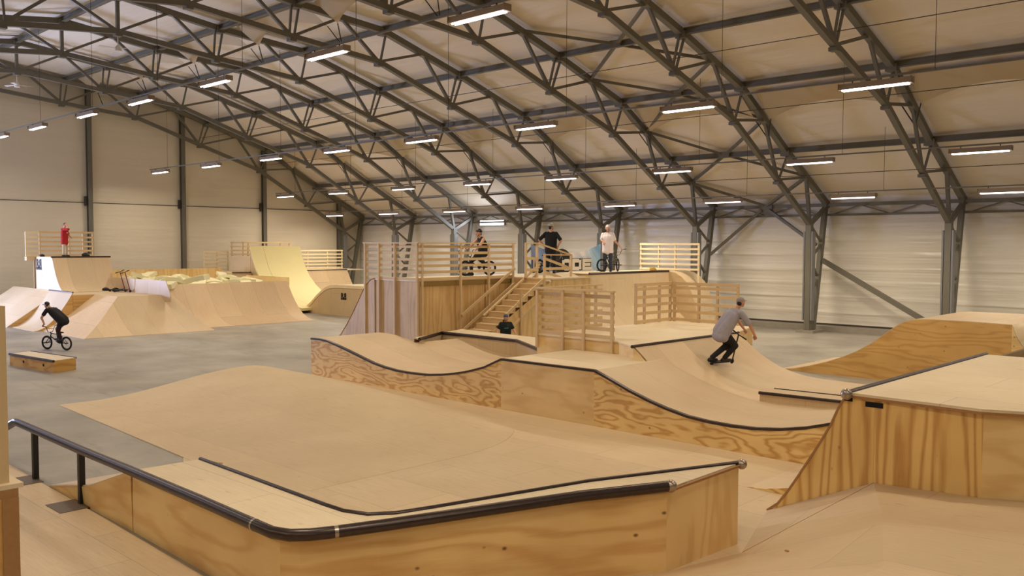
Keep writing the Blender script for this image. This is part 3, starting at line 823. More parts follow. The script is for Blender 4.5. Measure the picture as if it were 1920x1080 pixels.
MB().box((38.2,17.9,0),(38.22,24,ZQ-.035)).build('back_panel', M['pine_yz'], r)
MB().prism([(41.86,22.1,0),(41.86,22.1,ZQ-.035),(41.3,24,ZQ-.035),(41.3,24,0)], (-.02,0,0)).build('end_panel', M['pine_yz'], r)
pipe([(41.9,17.15,ZQ),(41.9,22.12,ZQ)], .04).build('coping', M['coping'], r)
# box with coping standing on the bowl floor
r = thing('grind_box', 'low plywood box with two black pipe edges on the floor of the right dip', 'ledge', (45.8, 18.3, .5))
MB().prism([(44.78,18.0,.5),(46.75,18.2,.5),(46.72,18.95,.5),(44.75,18.75,.5)], (0,0,.2)).build('body', M['face_ply_xz'], r)
pipe([(44.76,18.0,.70),(46.78,18.2,.70)], .035).build('front_pipe', M['coping'], r)
pipe([(44.74,18.75,.70),(46.75,18.95,.70)], .02).build('back_pipe', M['coping'], r)

# fences around that deck
SL = lambda z0, n, s: [z0+.07+s*k for k in range(n)]
fence('guard_fence', 'slatted timber fence in front of the stairs, near side of the scooter rider\'s deck', (38.2, 17.84), (1, 0), 2.62, 1.56, 2.78, [.04, .95, 1.66, 2.58], SL(1.56, 6, .205), (0, 1), 1.20)
fence('guard_fence', 'slatted timber fence behind the one in front of the stairs', (38.18, 17.95), (0, 1), 2.75, 1.56, 2.78, [.7, 1.9, 2.5], SL(1.56, 6, .205), (1, 0))
fence('guard_fence', 'short slatted timber fence left of the deck corner behind the scooter rider', (38.42, 22.05), (0, 1), 1.95, 1.56, 2.80, [.05, .5, 1.3, 1.9], SL(1.56, 5, .25)+[2.76], (1, 0), top=False)
fence('guard_fence', 'longer slatted timber fence running right from the deck corner behind the scooter rider', (38.5, 24.0), (1, 0), 2.35, 1.56, 2.80, [.05, .95, 1.6, 2.3], SL(1.56, 5, .25)+[2.76], (0, -1), top=False)

# low jump at the back right
r = thing('jump_ramp', 'curved plywood jump box at right in front of the long wall', 'ramp', (44.5, 30, 0))
PJ = [(40.9,.01),(41.4,.08),(41.9,.21),(42.5,.40),(43.0,.60),(43.4,.80),(43.85,1.08),(44.2,1.36),(44.5,1.60),(44.75,1.76),(45.0,1.845),(45.3,1.88),(46.5,1.89),(47.6,1.87)]
YJ = 26.5; YJ2 = 30.6
sweep(PJ, 'x', YJ, YJ2).build('surface', M['strip_ply_x'], r, smooth=True, auto=40)
panel([(a, z-.02) for a, z in PJ], 'x', YJ-.01).build('side_panel', M['pine_back'], r)
MB().ribbon([(47.6,YJ,1.87),(47.75,YJ,1.5),(48.3,YJ,.7),(49.2,YJ,.1)], [(47.6,YJ2,1.87),(47.75,YJ2,1.5),(48.3,YJ2,.7),(49.2,YJ2,.1)], .02).build('landing', M['ramp_ply'], r, smooth=True)
MB().prism([(47.6,YJ-.008,0),(47.6,YJ-.008,1.84),(47.75,YJ-.008,1.46),(48.3,YJ-.008,.66),(49.2,YJ-.008,.08),(49.2,YJ-.008,0)], (0,.02,0)).build('landing_panel', M['pine_mild'], r)

# ------------------------------------------------------------------ STAIR TOWER in the centre
ZT = 2.72
r = thing('tower_platform', 'high plywood platform with stairs in the middle of the hall', 'platform', (29.2, 28, 0))
MB().prism([(27.9,20.2,ZT-.06),(30.36,20.2,ZT-.06),(30.36,27.3,ZT-.06),(28.9,27.3,ZT-.06),(28.9,30.32,ZT-.06),(30.0,30.32,ZT-.06),(30.0,38,ZT-.06),(27.9,38,ZT-.06)], (0,0,.06)).build('deck', M['deck_ply'], r)
MB().box((28.0, 20.22, 0), (30.5, 20.26, ZT-.06)).build('left_panel', M['tower_ply'], r)
MB().box((30.30, 20.24, 0), (30.34, 27.3, ZT-.24)).build('stair_side_panel', pine('tower_pine', lin(222, 190, 134), lin(196, 154, 98), 'zy', 4, .25, 6, 3.3, .7, .55, 4), r)
MB().box((30.31, 20.3, ZT-.24), (30.36, 25.0, ZT-.06)).build('ledger_beam', M['lumber_green'], r)
MB().box((27.92, 20.24, 0), (27.96, 38.0, ZT-.06)).build('back_panel', M['face_ply_yz'], r)
# roll-in at the left end
PL = [(28.0,ZT),(27.75,2.65),(27.52,2.48),(27.26,2.2),(26.99,1.82),(26.58,1.28),(26.2,.83),(25.88,.5),(25.5,.2),(25.1,.02)]
sweep(PL, 'x', 20.2, 23.6).build('roll_in', M['ramp_ply'], r, smooth=True, auto=40)
panel([(a, z-.02) for a, z in PL], 'x', 20.185).build('roll_in_panel', M['tower_ply'], r)
mb = MB()
for a, b in zip(PL, PL[1:]): mb.bar((a[0], 20.18, a[1]), (b[0], 20.18, b[1]), .02, .018)
mb.build('roll_in_edge', M['ply_edge'], r)
# second quarter, right part
PT = [(30.0,ZT-.02),(30.03,2.3),(30.09,1.9),(30.2,1.5),(30.38,1.1),(30.65,.75),(31.05,.42),(31.6,.16),(32.3,.02)]
sweep(PT, 'x', 30.35, 36.4).build('quarter_surface', M['face_ply_yz'], r, smooth=True, auto=40)
panel([(28.9, ZT-.03)]+[(a, z-.02) for a, z in PT], 'x', 30.32).build('quarter_panel', M['pine_mild'], r)
PC = [(30.0,ZT),(30.38,2.66),(30.75,2.47),(31.05,2.2),(31.28,1.8),(31.45,1.38),(31.62,.85),(31.8,.3),(31.9,.02)]
panel([(a, z-.02) for a, z in PC], 'x', 36.38).build('roll_in_panel', M['face_ply_xz'], r)
sweep(PC, 'x', 36.4, 38.0).build('roll_in', M['ramp_ply'], r, smooth=True, auto=40)
PD = [(28.9,ZT),(29.2,2.67),(29.5,2.54),(29.8,2.32),(30.1,2.0),(30.5,1.5),(31.0,.95),(31.6,.45),(32.3,.12),(32.9,.02)]
panel([(a, z-.02) for a, z in PD], 'x', 27.33).build('roll_in_panel', M['pine_mild'], r)
sweep(PD, 'x', 27.35, 30.3).build('roll_in', M['ramp_ply'], r, smooth=True, auto=40)
pipe([(30.0, 30.3, ZT+.0), (30.0, 36.4, ZT+.0)], .05).build('coping', M['coping'], r)
# fences of the tower
zf = 4.0
fence('tower_fence', 'slatted timber fence on the left side of the stair tower', (27.42, 20.16), (1, 0), 3.1, ZT, zf, [(.05, 0), (.88, 0), (1.80, 0), (3.04, 0)], [ZT+.03]+[ZT+.27+.225*k for k in range(5)], (0, 1), 0)
fence('tower_fence', 'slatted timber fence on the right side of the stair tower, above the stairs', (30.55, 20.2), (0, 1), 4.8, ZT, zf, [(.12, 0), (1.96, 0), (3.4, 0), (4.72, 0)], [ZT+.03]+[ZT+.27+.225*k for k in range(5)], (-1, 0), 0)
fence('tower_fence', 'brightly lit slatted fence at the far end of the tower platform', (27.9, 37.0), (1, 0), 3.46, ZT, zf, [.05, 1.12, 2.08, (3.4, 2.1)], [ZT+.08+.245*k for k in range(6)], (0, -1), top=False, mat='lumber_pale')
# stairs
r = thing('staircase', 'straight timber staircase climbing the side of the tower', 'stairs', (31, 22.8, 0))
NS = 14
y0s, y1s = 20.45, 25.0
XS0, XS1 = 31.45, 32.45
for k in range(NS):
    ya = y0s+(y1s-y0s)*k/NS; zt = (ZT/NS)*(k+1)
    st = MB().box((XS0, ya-.02, zt-.04), (XS1, ya+(y1s-y0s)/NS+.02, zt)); st.box((XS0, ya, zt-ZT/NS), (XS1, ya+.02, zt-.03))
    st.build('step', M['lumber'], r)
MB().prism([(XS1+.02, y0s-.1, 0), (XS1+.02, y0s-.1, .1), (XS1+.02, y1s, ZT-.1), (XS1+.02, y1s, 0)], (.02, 0, 0)).build('side_panel', M['pine_yz'], r)
MB().prism([(XS0-.03, y0s-.1, 0), (XS0-.03, y0s-.1, .1), (XS0-.03, y1s, ZT-.1), (XS0-.03, y1s, 0)], (.02, 0, 0)).build('side_panel', M['pine_yz'], r)
MB().box((30.36, 25.0, ZT-.05), (32.5, 27.3, ZT)).build('landing', M['deck_ply'], r)
MB().box((30.4, 25.0, 0), (31.44, 25.02, ZT-.05)).build('landing_panel', M['pine_yz'], r)
MB().box((32.44, 25.0, 0), (32.48, 27.3, ZT-.05)).build('landing_panel', M['pine_yz'], r)
sl = (3.21-1.4)/(25.5-22.49)
def srail(x, y0, z0, y1, w=.045, h=.10, name='handrail'):
    MB().bar((x, y0, z0), (x, y1, z0+sl*(y1-y0)), w, h).build(name, M['lumber'], r)
srail(30.62, 22.16, 1.38, 24.95); srail(30.62, 22.16, .80, 24.95)
srail(31.40, 22.5, 1.40, 25.52, .075, .065); srail(31.40, 22.05, .84, 25.3)
srail(32.52, 23.1, 1.86, 24.55); srail(32.52, 22.5, .86, 24.15); srail(32.52, 22.5, 1.48, 23.1)
for y, zt_ in ((23.25, 2.3), (24.5, 2.75)): MB().bar((32.56, y, 0), (32.56, y, zt_), .07, .07, up=(1,0,0)).build('post', M['lumber'], r)
r = thing('landing_railing', 'sloping timber railing beside the top of the stairs', 'railing', (31.6, 26, 1.8))
for x, y, zb, zt_ in ((31.5, 24.62, ZT, 4.02), (31.5, 25.25, ZT, 4.02), (31.66, 25.5, 2.0, 3.6), (31.66, 27.08, 1.6, 3.6)):
    MB().bar((x, y, zb), (x, y, zt_), .075, .075, up=(1,0,0)).build('post', M['lumber'], r)
MB().bar((31.5, 24.6, 4.03), (31.5, 25.28, 4.03), .09, .045).build('top_rail', M['lumber'], r)
MB().bar((31.55, 25.25, 4.03), (31.66, 27.1, 3.57), .09, .05).build('sloping_rail', M['lumber'], r)
MB().bar((31.66, 25.45, 3.59), (31.66, 27.1, 3.57), .05, .05).build('top_rail', M['lumber'], r)
for z in (3.45, 3.02): MB().bar((31.53, 24.62, z), (31.53, 25.3, z), .025, .10).build('slat', M['lumber'], r)
for z in (3.05,): MB().bar((31.69, 25.5, z), (31.69, 27.1, z), .025, .10).build('slat', M['lumber'], r)
for z in (3.46, 2.95): MB().bar((31.62, 25.5, z), (31.62, 27.1, z-.42), .025, .10).build('slat', M['lumber'], r)

# ------------------------------------------------------------------ LEFT GROUP
r = thing('low_box', 'small plywood grind box with dark edges alone on the concrete at left', 'ledge', (24, 10, 0))
LB = [(22.62, 9.5), (25.5, 9.86), (25.2, 10.62), (22.45, 10.2)]
MB().prism([(x, y, 0) for x, y in LB], (0, 0, .36)).build('body', pine('box_pine', lin(214, 170, 92), lin(182, 130, 58), 'xz', 5, .2, 3, 2.2, .8), r)
MB().prism([(x, y, .36) for x, y in LB], (0, 0, .02)).build('top', M['deck_ply'], r)
pipe([(LB[0][0], LB[0][1], .36), (LB[1][0], LB[1][1], .36)], .04).build('front_pipe', M['coping'], r)
pipe([(LB[3][0], LB[3][1], .37), (LB[2][0], LB[2][1], .37)], .03).build('back_pipe', M['coping'], r)
for t in (.33, .78):
    x = LB[0][0]+(LB[1][0]-LB[0][0])*t; y = LB[0][1]+(LB[1][1]-LB[0][1])*t
    MB().tube([(x+.002, y-.012, .19), (x, y+.01, .19)], .045, 12).build('hole', M['void'], r)

ZP = 1.58
r = thing('hip_platform', 'plywood hip bank and table top in front of the foam pit', 'ramp', (13, 17.5, 0))
PB = (16.1, 14.3)
HT = (13.75, 16.65)
MB().prism([(4.5,16.0,ZP-.03),(8.3,16.0,ZP-.03),(8.3,15.6,ZP-.03),(11.3,15.6,ZP-.03),(11.3,16.6,ZP-.03),(HT[0],HT[1],ZP-.03),(13.75,18.62,ZP-.03),(4.5,18.62,ZP-.03)], (0,0,.03)).build('table', M['floor_ply'], r)
tan = MB().ribbon([(HT[0],HT[1],ZP),(14.1,16.3,1.33),(14.9,15.5,.72),(15.6,14.8,.27),(PB[0],PB[1],.01)], [(13.75,19.1,ZP),(14.1,19.3,1.33),(14.9,19.6,.72),(15.6,19.8,.27),(16.4,19.95,.01)], .02)
tan.build('front_bank', M['strip_ply'], r, smooth=True, auto=40)
pale = MB().ribbon([(11.3,16.6,ZP),(11.3,16.25,1.33),(11.3,15.45,.72),(11.3,14.75,.27),(11.3,14.25,.01)], [(HT[0],HT[1],ZP),(14.1,16.3,1.33),(14.9,15.5,.72),(15.6,14.8,.27),(PB[0],PB[1],.01)], .02)
pale.build('side_bank', birch('side_bank_ply', lin(222,194,154), 'xy', tone=.03), r, smooth=True, auto=40)
MB().prism([(11.3,15.6,0),(11.3,15.6,ZP-.03),(11.3,16.6,ZP-.03),(11.3,16.6,0)], (.02,0,0)).build('step_panel', M['pine_back'], r)
r = thing('kicker_ramp', 'small pale quarter with dark top edge behind the left bike rider', 'ramp', (9.8, 15, 0))
PK = para(15.6, ZP+.12, 13.9, .01, 10, 1.8)
sweep(PK, 'y', 8.3, 11.3, .02).build('riding_surface', M['ramp_ply'], r, smooth=True, auto=40)
panel([(a, z-.02) for a, z in PK], 'y', 11.28).build('side_panel', M['pine_back'], r)
pipe([(8.3,15.6,ZP+.12),(11.32,15.6,ZP+.12)], .035).build('coping', M['coping'], r)
r = thing('bank_ramp', 'brightly lit straight plywood bank at the left edge', 'ramp', (5.5, 15, 0))
MB().ribbon([(8.28,16.1,ZP+.06),(8.28,13.7,.02)], [(1.5,16.1,ZP+.06),(1.5,13.7,.02)], .02).build('surface', M['ramp_ply'], r)
MB().prism([(8.27,16.1,0),(8.27,16.1,ZP+.04),(8.27,13.7,.0)], (.02,0,0)).build('side_panel', M['pine_back'], r)
# tall quarter with the man in red
r = thing('quarter_pipe', 'tall plywood quarter pipe at far left with black logo on its side', 'ramp', (6.2, 18, 0))
ZR = 3.285
PRd = para(7.3, ZR, 8.95, ZP+.02, 12, 2.2)
sweep(PRd, 'x', 16.12, 18.9).build('riding_surface', M['strip_ply'], r, smooth=True, auto=40)
panel([(5.0, ZR-.02), (7.28, ZR-.02)]+[(a, z-.02) for a, z in PRd[1:]], 'x', 16.1, .02, ZP).build('side_panel', birch('logo_ply', lin(226,204,172), 'xz', tone=.02, marks=.9), r)
MB().box((4.6, 16.12, ZR-.04), (7.3, 18.9, ZR)).build('deck', M['deck_ply'], r)
MB().box((4.6, 16.12, 0), (4.64, 18.9, ZR-.04)).build('back_panel', M['face_ply_yz'], r)
pipe([(7.3,16.05,ZR),(7.3,18.95,ZR)], .04).build('coping', M['coping'], r)
def letter(name, ch, size, mat, parent, rot, loc, mirror=False, offset=0, ext=.006):
    cu = bpy.data.curves.new(name, 'FONT'); cu.body = ch; cu.size = size; cu.extrude = ext; cu.offset = offset; cu.align_x = 'CENTER'
    t = bpy.data.objects.new(name, cu); COL.objects.link(t)
    dg = bpy.context.evaluated_depsgraph_get()
    me = bpy.data.meshes.new_from_object(t.evaluated_get(dg)); bpy.data.objects.remove(t)
    for v in me.vertices:
        p = v.co.copy()
        if mirror: p.x = -p.x
        v.co = rot @ p + Vector(loc) - (Vector(parent.location) if parent else Vector())
    me.materials.clear(); me.materials.append(mat)
    o = bpy.data.objects.new(name, me); COL.objects.link(o)
    if parent: o.parent = parent
    return o
RXZ = Matrix(((1,0,0),(0,0,-1),(0,1,0)))      # writing on a face looking towards -Y
RYZ = Matrix(((0,0,1),(1,0,0),(0,1,0)))       # writing on a face looking towards +X
def logo(parent, x, y, z, s):
    letter('logo', 'R', s, M['black'], parent, RXZ, (x-.30*s, y, z), offset=.035*s)
    letter('logo', 'R', s, M['black'], parent, RXZ, (x+.30*s, y, z), mirror=True, offset=.035*s)
    MB().box((x-.60*s, y-.006, z-.16*s), (x+.60*s, y+.006, z+.04*s)).build('logo', M['black'], parent)
logo(r, 5.45, 16.09, 2.72, .62)
# fence around the man in red
fence('guard_fence', 'slatted timber fence behind the man in red', (4.75, 16.35), (0, 1), 2.75, ZR, ZR+1.3, [.04, 1.5, 2.2, 2.7], [ZR+.06+.235*k for k in range(5)]+[ZR+1.26], (1, 0), top=False)
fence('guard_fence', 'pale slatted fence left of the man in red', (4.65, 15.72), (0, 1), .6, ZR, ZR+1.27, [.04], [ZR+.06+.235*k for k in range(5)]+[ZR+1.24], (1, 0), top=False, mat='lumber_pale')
MB().box((4.6, 15.7, ZR-.2), (4.9, 16.1, ZR)).build('deck_extension', M['lumber'], [o for o in bpy.data.objects if o.name.startswith('quarter_pipe')][-1])

# foam pit
r = thing('foam_pit', 'plywood foam pit full of cream foam behind the table', 'pit', (10, 22.5, 0))
ZF = 2.25
MB().prism([(8.0,18.62,ZP),(8.0,18.62,ZF),(14.3,18.62,ZF),(14.75,18.62,1.62),(14.75,18.62,ZP-.3),(8,18.62,ZP-.3)], (0,.04,0)).build('front_wall', M['face_ply_xz'], r)
MB().box((4.0,18.62,0),(4.04,26.9,ZF+.25)).build('back_wall', M['pine_yz'], r)
MB().prism([(4.0,26.9,0),(4.0,26.9,1.7),(6.2,26.9,1.75),(7.0,26.9,2.14),(11.5,26.9,2.14),(11.5,26.9,0)],(0,.04,0)).build('end_wall', M['pine_mild'], r)
MB().box((4.0,18.8,ZP),(8.0,18.84,ZF+.2)).build('side_wall', M['pine_mild'], r)
MB().box((4.05,18.9,.1),(11.45,26.85,1.45)).build('foam_bed', M['foam'], r)
# wave quarter, front of the pit
r = thing('quarter_pipe', 'wide plywood quarter of five panels in front of the foam pit', 'ramp', (13.6, 23, 0))
PV = [(12.15,1.97),(12.35,1.68),(12.6,1.32),(12.9,.95),(13.25,.60),(13.65,.30),(14.1,.12),(14.55,.03),(14.95,.008)]
sweep(PV, 'x', 19.0, 26.4).build('riding_surface', birch('panel_ply', lin(208,182,146), 'xy', sheet=(60,1.28), tone=.10, seam=.7), r, smooth=True, auto=40)
panel([(a, z-.02) for a, z in PV], 'x', 26.38).build('side_panel', M['face_ply_xz'], r)
panel([(a, z-.02) for a, z in PV], 'x', 19.0).build('side_panel', M['face_ply_xz'], r)
MB().box((12.1, 19.0, 0), (12.14, 26.4, 1.95)).build('back_panel', M['face_ply_yz'], r)
# foam scraps
random.seed(11)
def pad(x, y, z, L, W, T, bend, rot, tilt):
    A = []; B = []
    n = 8
    for k in range(n+1):
        t = k/n-.5; a = t*bend
        if abs(bend) > .05: px = math.sin(a)*L/bend; pz = (1-math.cos(a))*-L/bend
        else: px = t*L; pz = 0
        A.append(Vector((px, -W/2, pz))); B.append(Vector((px, W/2, pz)))
    R_ = Matrix.Rotation(rot, 3, 'Z') @ Matrix.Rotation(tilt, 3, 'Y') @ Matrix.Rotation(random.uniform(-.3,.3), 3, 'X')
    mb = MB()
    return mb.ribbon([R_ @ p+Vector((x,y,z)) for p in A], [R_ @ p+Vector((x,y,z)) for p in B], T, tuple(R_ @ Vector((0,0,-1))))
k = 0
for i in range(46):
    x = random.uniform(5.5, 11.6); y = random.uniform(19.4, 26.1)
    hgt = 1.75+.55*math.exp(-((y-21.2)/1.6)**2)+.35*math.exp(-((y-24.6)/1.0)**2)
    o = pad(x, y, hgt+random.uniform(-.12,.14), random.uniform(.9,1.9), random.uniform(.4,.8), random.uniform(.12,.25), random.choice((.2,1.2,2.0,2.6)), random.uniform(0,PI), random.uniform(-.45,.45)).build('foam_pad', M['foam'], smooth=True, auto=50)
    tag(o, 'bent cream foam pad heaped in the foam pit', 'foam pad', 'foam pads in the pit')

# decks behind, along the end wall
r = thing('low_platform', 'plywood platform behind the foam pit with slatted fence', 'platform', (3, 26, 0))
MB().box((1.2, 26.95, 0), (5.2, 28.25, 2.2)).build('body', M['face_ply_yz'], r)
MB().box((1.2, 26.95, 2.2), (5.25, 28.25, 2.24)).build('deck', M['deck_ply'], r)
pipe([(5.25,26.95,2.24),(5.25,28.2,2.24)], .035).build('coping', M['coping'], r)
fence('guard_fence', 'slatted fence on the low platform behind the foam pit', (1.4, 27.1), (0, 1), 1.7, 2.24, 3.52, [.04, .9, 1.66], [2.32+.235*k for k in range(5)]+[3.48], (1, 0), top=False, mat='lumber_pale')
r = thing('foam_ramp', 'tall yellow foam covered landing ramp', 'ramp', (6.5, 30, 0))
PY = [(5.0,3.82),(5.2,3.25),(5.6,2.5),(6.1,1.92),(6.7,1.45),(7.3,1.12),(8.0,.86),(8.8,.66),(9.8,.45),(10.6,.30)]
sweep([(a, z) for a, z in PY], 'x', 28.3, 29.2, .14).build('foam_mat', M['foam_mat'], r, smooth=True, auto=40)
sweep([(a, z) for a, z in PY], 'x', 29.22, 31.85, .14).build('foam_mat', M['foam_mat'], r, smooth=True, auto=40)
panel([(a-.02, z-.14) for a, z in PY], 'x', 31.80).build('side_panel', pine('pine_gold', lin(220,178,96), lin(196,146,66), 'xz', 3), r)
panel([(a-.02, z-.14) for a, z in PY], 'x', 28.32).build('side_panel', M['face_ply_xz'], r)
MB().box((2.6, 28.3, 0), (5.0, 31.9, 3.2)).build('tower', M['face_ply_yz'], r)
fence('guard_fence', 'slatted fence standing behind the yellow foam ramp', (1.6, 28.9), (0, 1), 4.4, 3.2, 4.1, [.05, 1.2, 2.4, 3.6, 4.3], [3.3, 3.55, 3.8, 4.06], (1, 0), 2.2, top=False)
fence('guard_fence', 'short slatted fence return at the left of the yellow foam ramp', (1.7, 28.85), (1, 0), 1.5, 3.2, 4.1, [1.45], [3.3, 3.55, 3.8, 4.06], (0, -1), 2.2, top=False)
r = thing('quarter_pipe', 'small plywood quarter pipe right of the yellow foam ramp', 'ramp', (4.5, 34.5, 0))
PS = para(4.0, 2.24, 6.5, .02, 10)
sweep(PS, 'x', 31.95, 36.2).build('riding_surface', M['strip_ply'], r, smooth=True, auto=40)
MB().box((1.0, 31.95, 2.18), (4.0, 37.6, 2.24)).build('deck', M['deck_ply'], r)
MB().box((3.94, 31.95, 0), (3.98, 36.2, 2.18)).build('back_panel', M['face_ply_yz'], r)
panel([(a, z-.02) for a, z in PS], 'x', 31.95).build('side_panel', M['face_ply_xz'], r)
pipe([(4.0,31.95,2.24),(4.0,36.2,2.24)], .035).build('coping', M['coping'], r)
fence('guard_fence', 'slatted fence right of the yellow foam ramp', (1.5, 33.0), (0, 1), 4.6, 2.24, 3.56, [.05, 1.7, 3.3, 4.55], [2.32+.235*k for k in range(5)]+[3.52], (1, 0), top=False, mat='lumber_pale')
# curved jump with logo
r = thing('jump_ramp', 'plywood jump with small black logo left of the stair tower', 'ramp', (12.5, 30.5, 0))
PRB = [(8.9,.01),(9.5,.10),(10.0,.32),(10.6,.66),(11.1,1.02),(11.6,1.32),(12.0,1.52),(12.46,1.64),(13.0,1.68),(14.0,1.69),(15.6,1.69)]
sweep([(a, z+.02) for a, z in PRB], 'x', 29.0, 32.4).build('surface', M['deck_ply'], r, smooth=True, auto=40)
panel([(a, z-.02) for a, z in PRB], 'x', 28.97).build('side_panel', M['face_ply_xz'], r)
A = [(a, 28.94, z+.02) for a, z in PRB[1:]]; mb = MB()
for a, b in zip(A, A[1:]): mb.prism([a, b, (b[0], b[1], b[2]-.16), (a[0], a[1], a[2]-.16)], (0, .03, 0))
mb.build('edge_board', M['lumber_pale'], r)
logo(r, 13.75, 28.955, .98, .42)
MB().box((15.58, 29.0, 0), (15.6, 32.4, 1.68)).build('end_panel', M['face_ply_yz'], r)
# banner behind the two men
r = thing('banner', 'blue and white printed banner with block letters behind the two standing men', 'banner', (27.8, 31.4, ZT))
ban = NT('banner_cloth', .7)
u_, v_ = ban.uv('yz')
f_ = ban.noise(ban.comb(ban.math('ADD', ban.math('MULTIPLY', u_, 1.2), v_), ban.math('MULTIPLY', v_, .4)), .9, 2)
fold_shade = ban.ramp(f_, [(.34, lin(206, 206, 224)), (.46, lin(250, 250, 255)), (.58, lin(226, 228, 240)), (.7, lin(196, 206, 232))])  # light and dark of folds painted into the cloth colour
uu_ = ban.math('ADD', u_, ban.math('MULTIPLY', v_, .25))
fold_shade = ban.mix(1.0, fold_shade, ban.ramp(ban.math('MULTIPLY', ban.math('ADD', uu_, 2.45), 1/5.0), [(.0, lin(196, 218, 255)), (.22, lin(180, 206, 255)), (.40, W4), (.76, W4), (.9, lin(196, 230, 255)), (1.0, lin(156, 212, 255))]), 'MULTIPLY')
ban.color(fold_shade)
A = []; B = []
for k in range(25):
    t = k/24; y = 28.95+4.9*t
    sagz = .55*math.sin(PI*min(1, t*1.1))**1.3*(1 if t < .9 else .8)
    ztop = 4.02-.42*math.sin(PI*t)**.8
    wv = .03*math.sin(t*19)
    A.append((27.8+wv, y, ztop)); B.append((27.8+wv*.4, y, ZT+.05))
MB().ribbon(A, B, .006, (-1, 0, 0)).build('cloth', ban.m, r, smooth=True, auto=40)
art = MB(); art.prism([(27.85, 30.95+.72*math.cos(a), ZT+.45+.62*math.sin(a)) for a in (2*PI*k/28 for k in range(28))], (.004, 0, 0)); art.build('printed_dome', M['black'], r)
for a in (0, 60, 120):
    c, s = math.cos(math.radians(a)), math.sin(math.radians(a))
    MB().bar((27.86, 30.9-.2*c, ZT+.78-.2*s), (27.86, 30.9+.2*c, ZT+.78+.2*s), .01, .03, up=(1,0,0)).build('printed_star', M['white_paint'], r)
def block_letter(ch, y0, y1, z0, z1):
    t = .17; h = z1-z0; w_ = y1-y0; m0, m1 = h/2-.07, h/2+.07
    bars = {'F': [(0,0,t,h),(t,h-t,w_,h),(t,m0-.05,w_*.8,m1-.05)],
         'E': [(0,0,t,h),(t,h-t+.02,w_,h),(t,m0,w_*.92,m1),(t,0,w_,t-.02)],
         'D': [(0,0,t,h),(t,h-t,w_-t,h),(t,0,w_-t,t),(w_-t,.04,w_,h-.04)],
         'O': [(0,.04,t,h-.04),(t,h-t,w_-t,h),(t,0,w_-t,t),(w_-t,.04,w_,h-.04)]}[ch]
    bk = MB(); wh = MB(); e = .022
    bk.box((27.858, y0-e, z0-e), (27.866, y1+e, z1+e))
    for a_, b_, c_, d_ in bars: wh.box((27.870, y0+a_, z0+b_), (27.884, y0+c_, z0+d_))
    lt = bk.build('letter_'+ch.lower(), M['black'], r)
    wh.build('letter_face', M['white_paint'], lt)
for ch, y0, y1 in (('F', 28.98, 29.55), ('O', 30.95, 31.60), ('D', 31.68, 32.33), ('E', 32.41, 33.06)):
    block_letter(ch, y0, y1, ZT+.07, ZT+.60)
for y in (28.97, 33.83):
    MB().tube([(27.78, y, ZT), (27.78, y, 4.06)], .012, 6).build('pole', M['cable'], r)

# ------------------------------------------------------------------ PEOPLE
def fused(name, mb, mat, parent, voxel, smooth_it=3):
    me = bpy.data.meshes.new(name)
    me.from_pydata([tuple(p) for p in mb.v], [], mb.f)
    o = bpy.data.objects.new(name, me); COL.objects.link(o)
    bm = bmesh.new(); bm.from_mesh(me); bmesh.ops.recalc_face_normals(bm, faces=bm.faces); bm.to_mesh(me); bm.free()
    m = o.modifiers.new('r', 'REMESH'); m.mode = 'VOXEL'; m.voxel_size = voxel
    s = o.modifiers.new('s', 'SMOOTH'); s.factor = .5; s.iterations = smooth_it
    bpy.context.view_layer.update()
    dg = bpy.context.evaluated_depsgraph_get()
    new = bpy.data.meshes.new_from_object(o.evaluated_get(dg))
    bpy.data.objects.remove(o)
    for p in new.polygons: p.use_smooth = True
    new.materials.clear(); new.materials.append(mat); new.name = name
    r = bpy.data.objects.new(name, new); COL.objects.link(r); r.parent = parent
    return r
SKIN = plain('skin', lin(206, 152, 122), .55, var=.05, scale=20)
def V(*a): return Vector(a)
def lerp(a, b, t): return a+(b-a)*t
def cloth(name, rgb): return plain(name, lin(*rgb), .85, var=.12, scale=9)
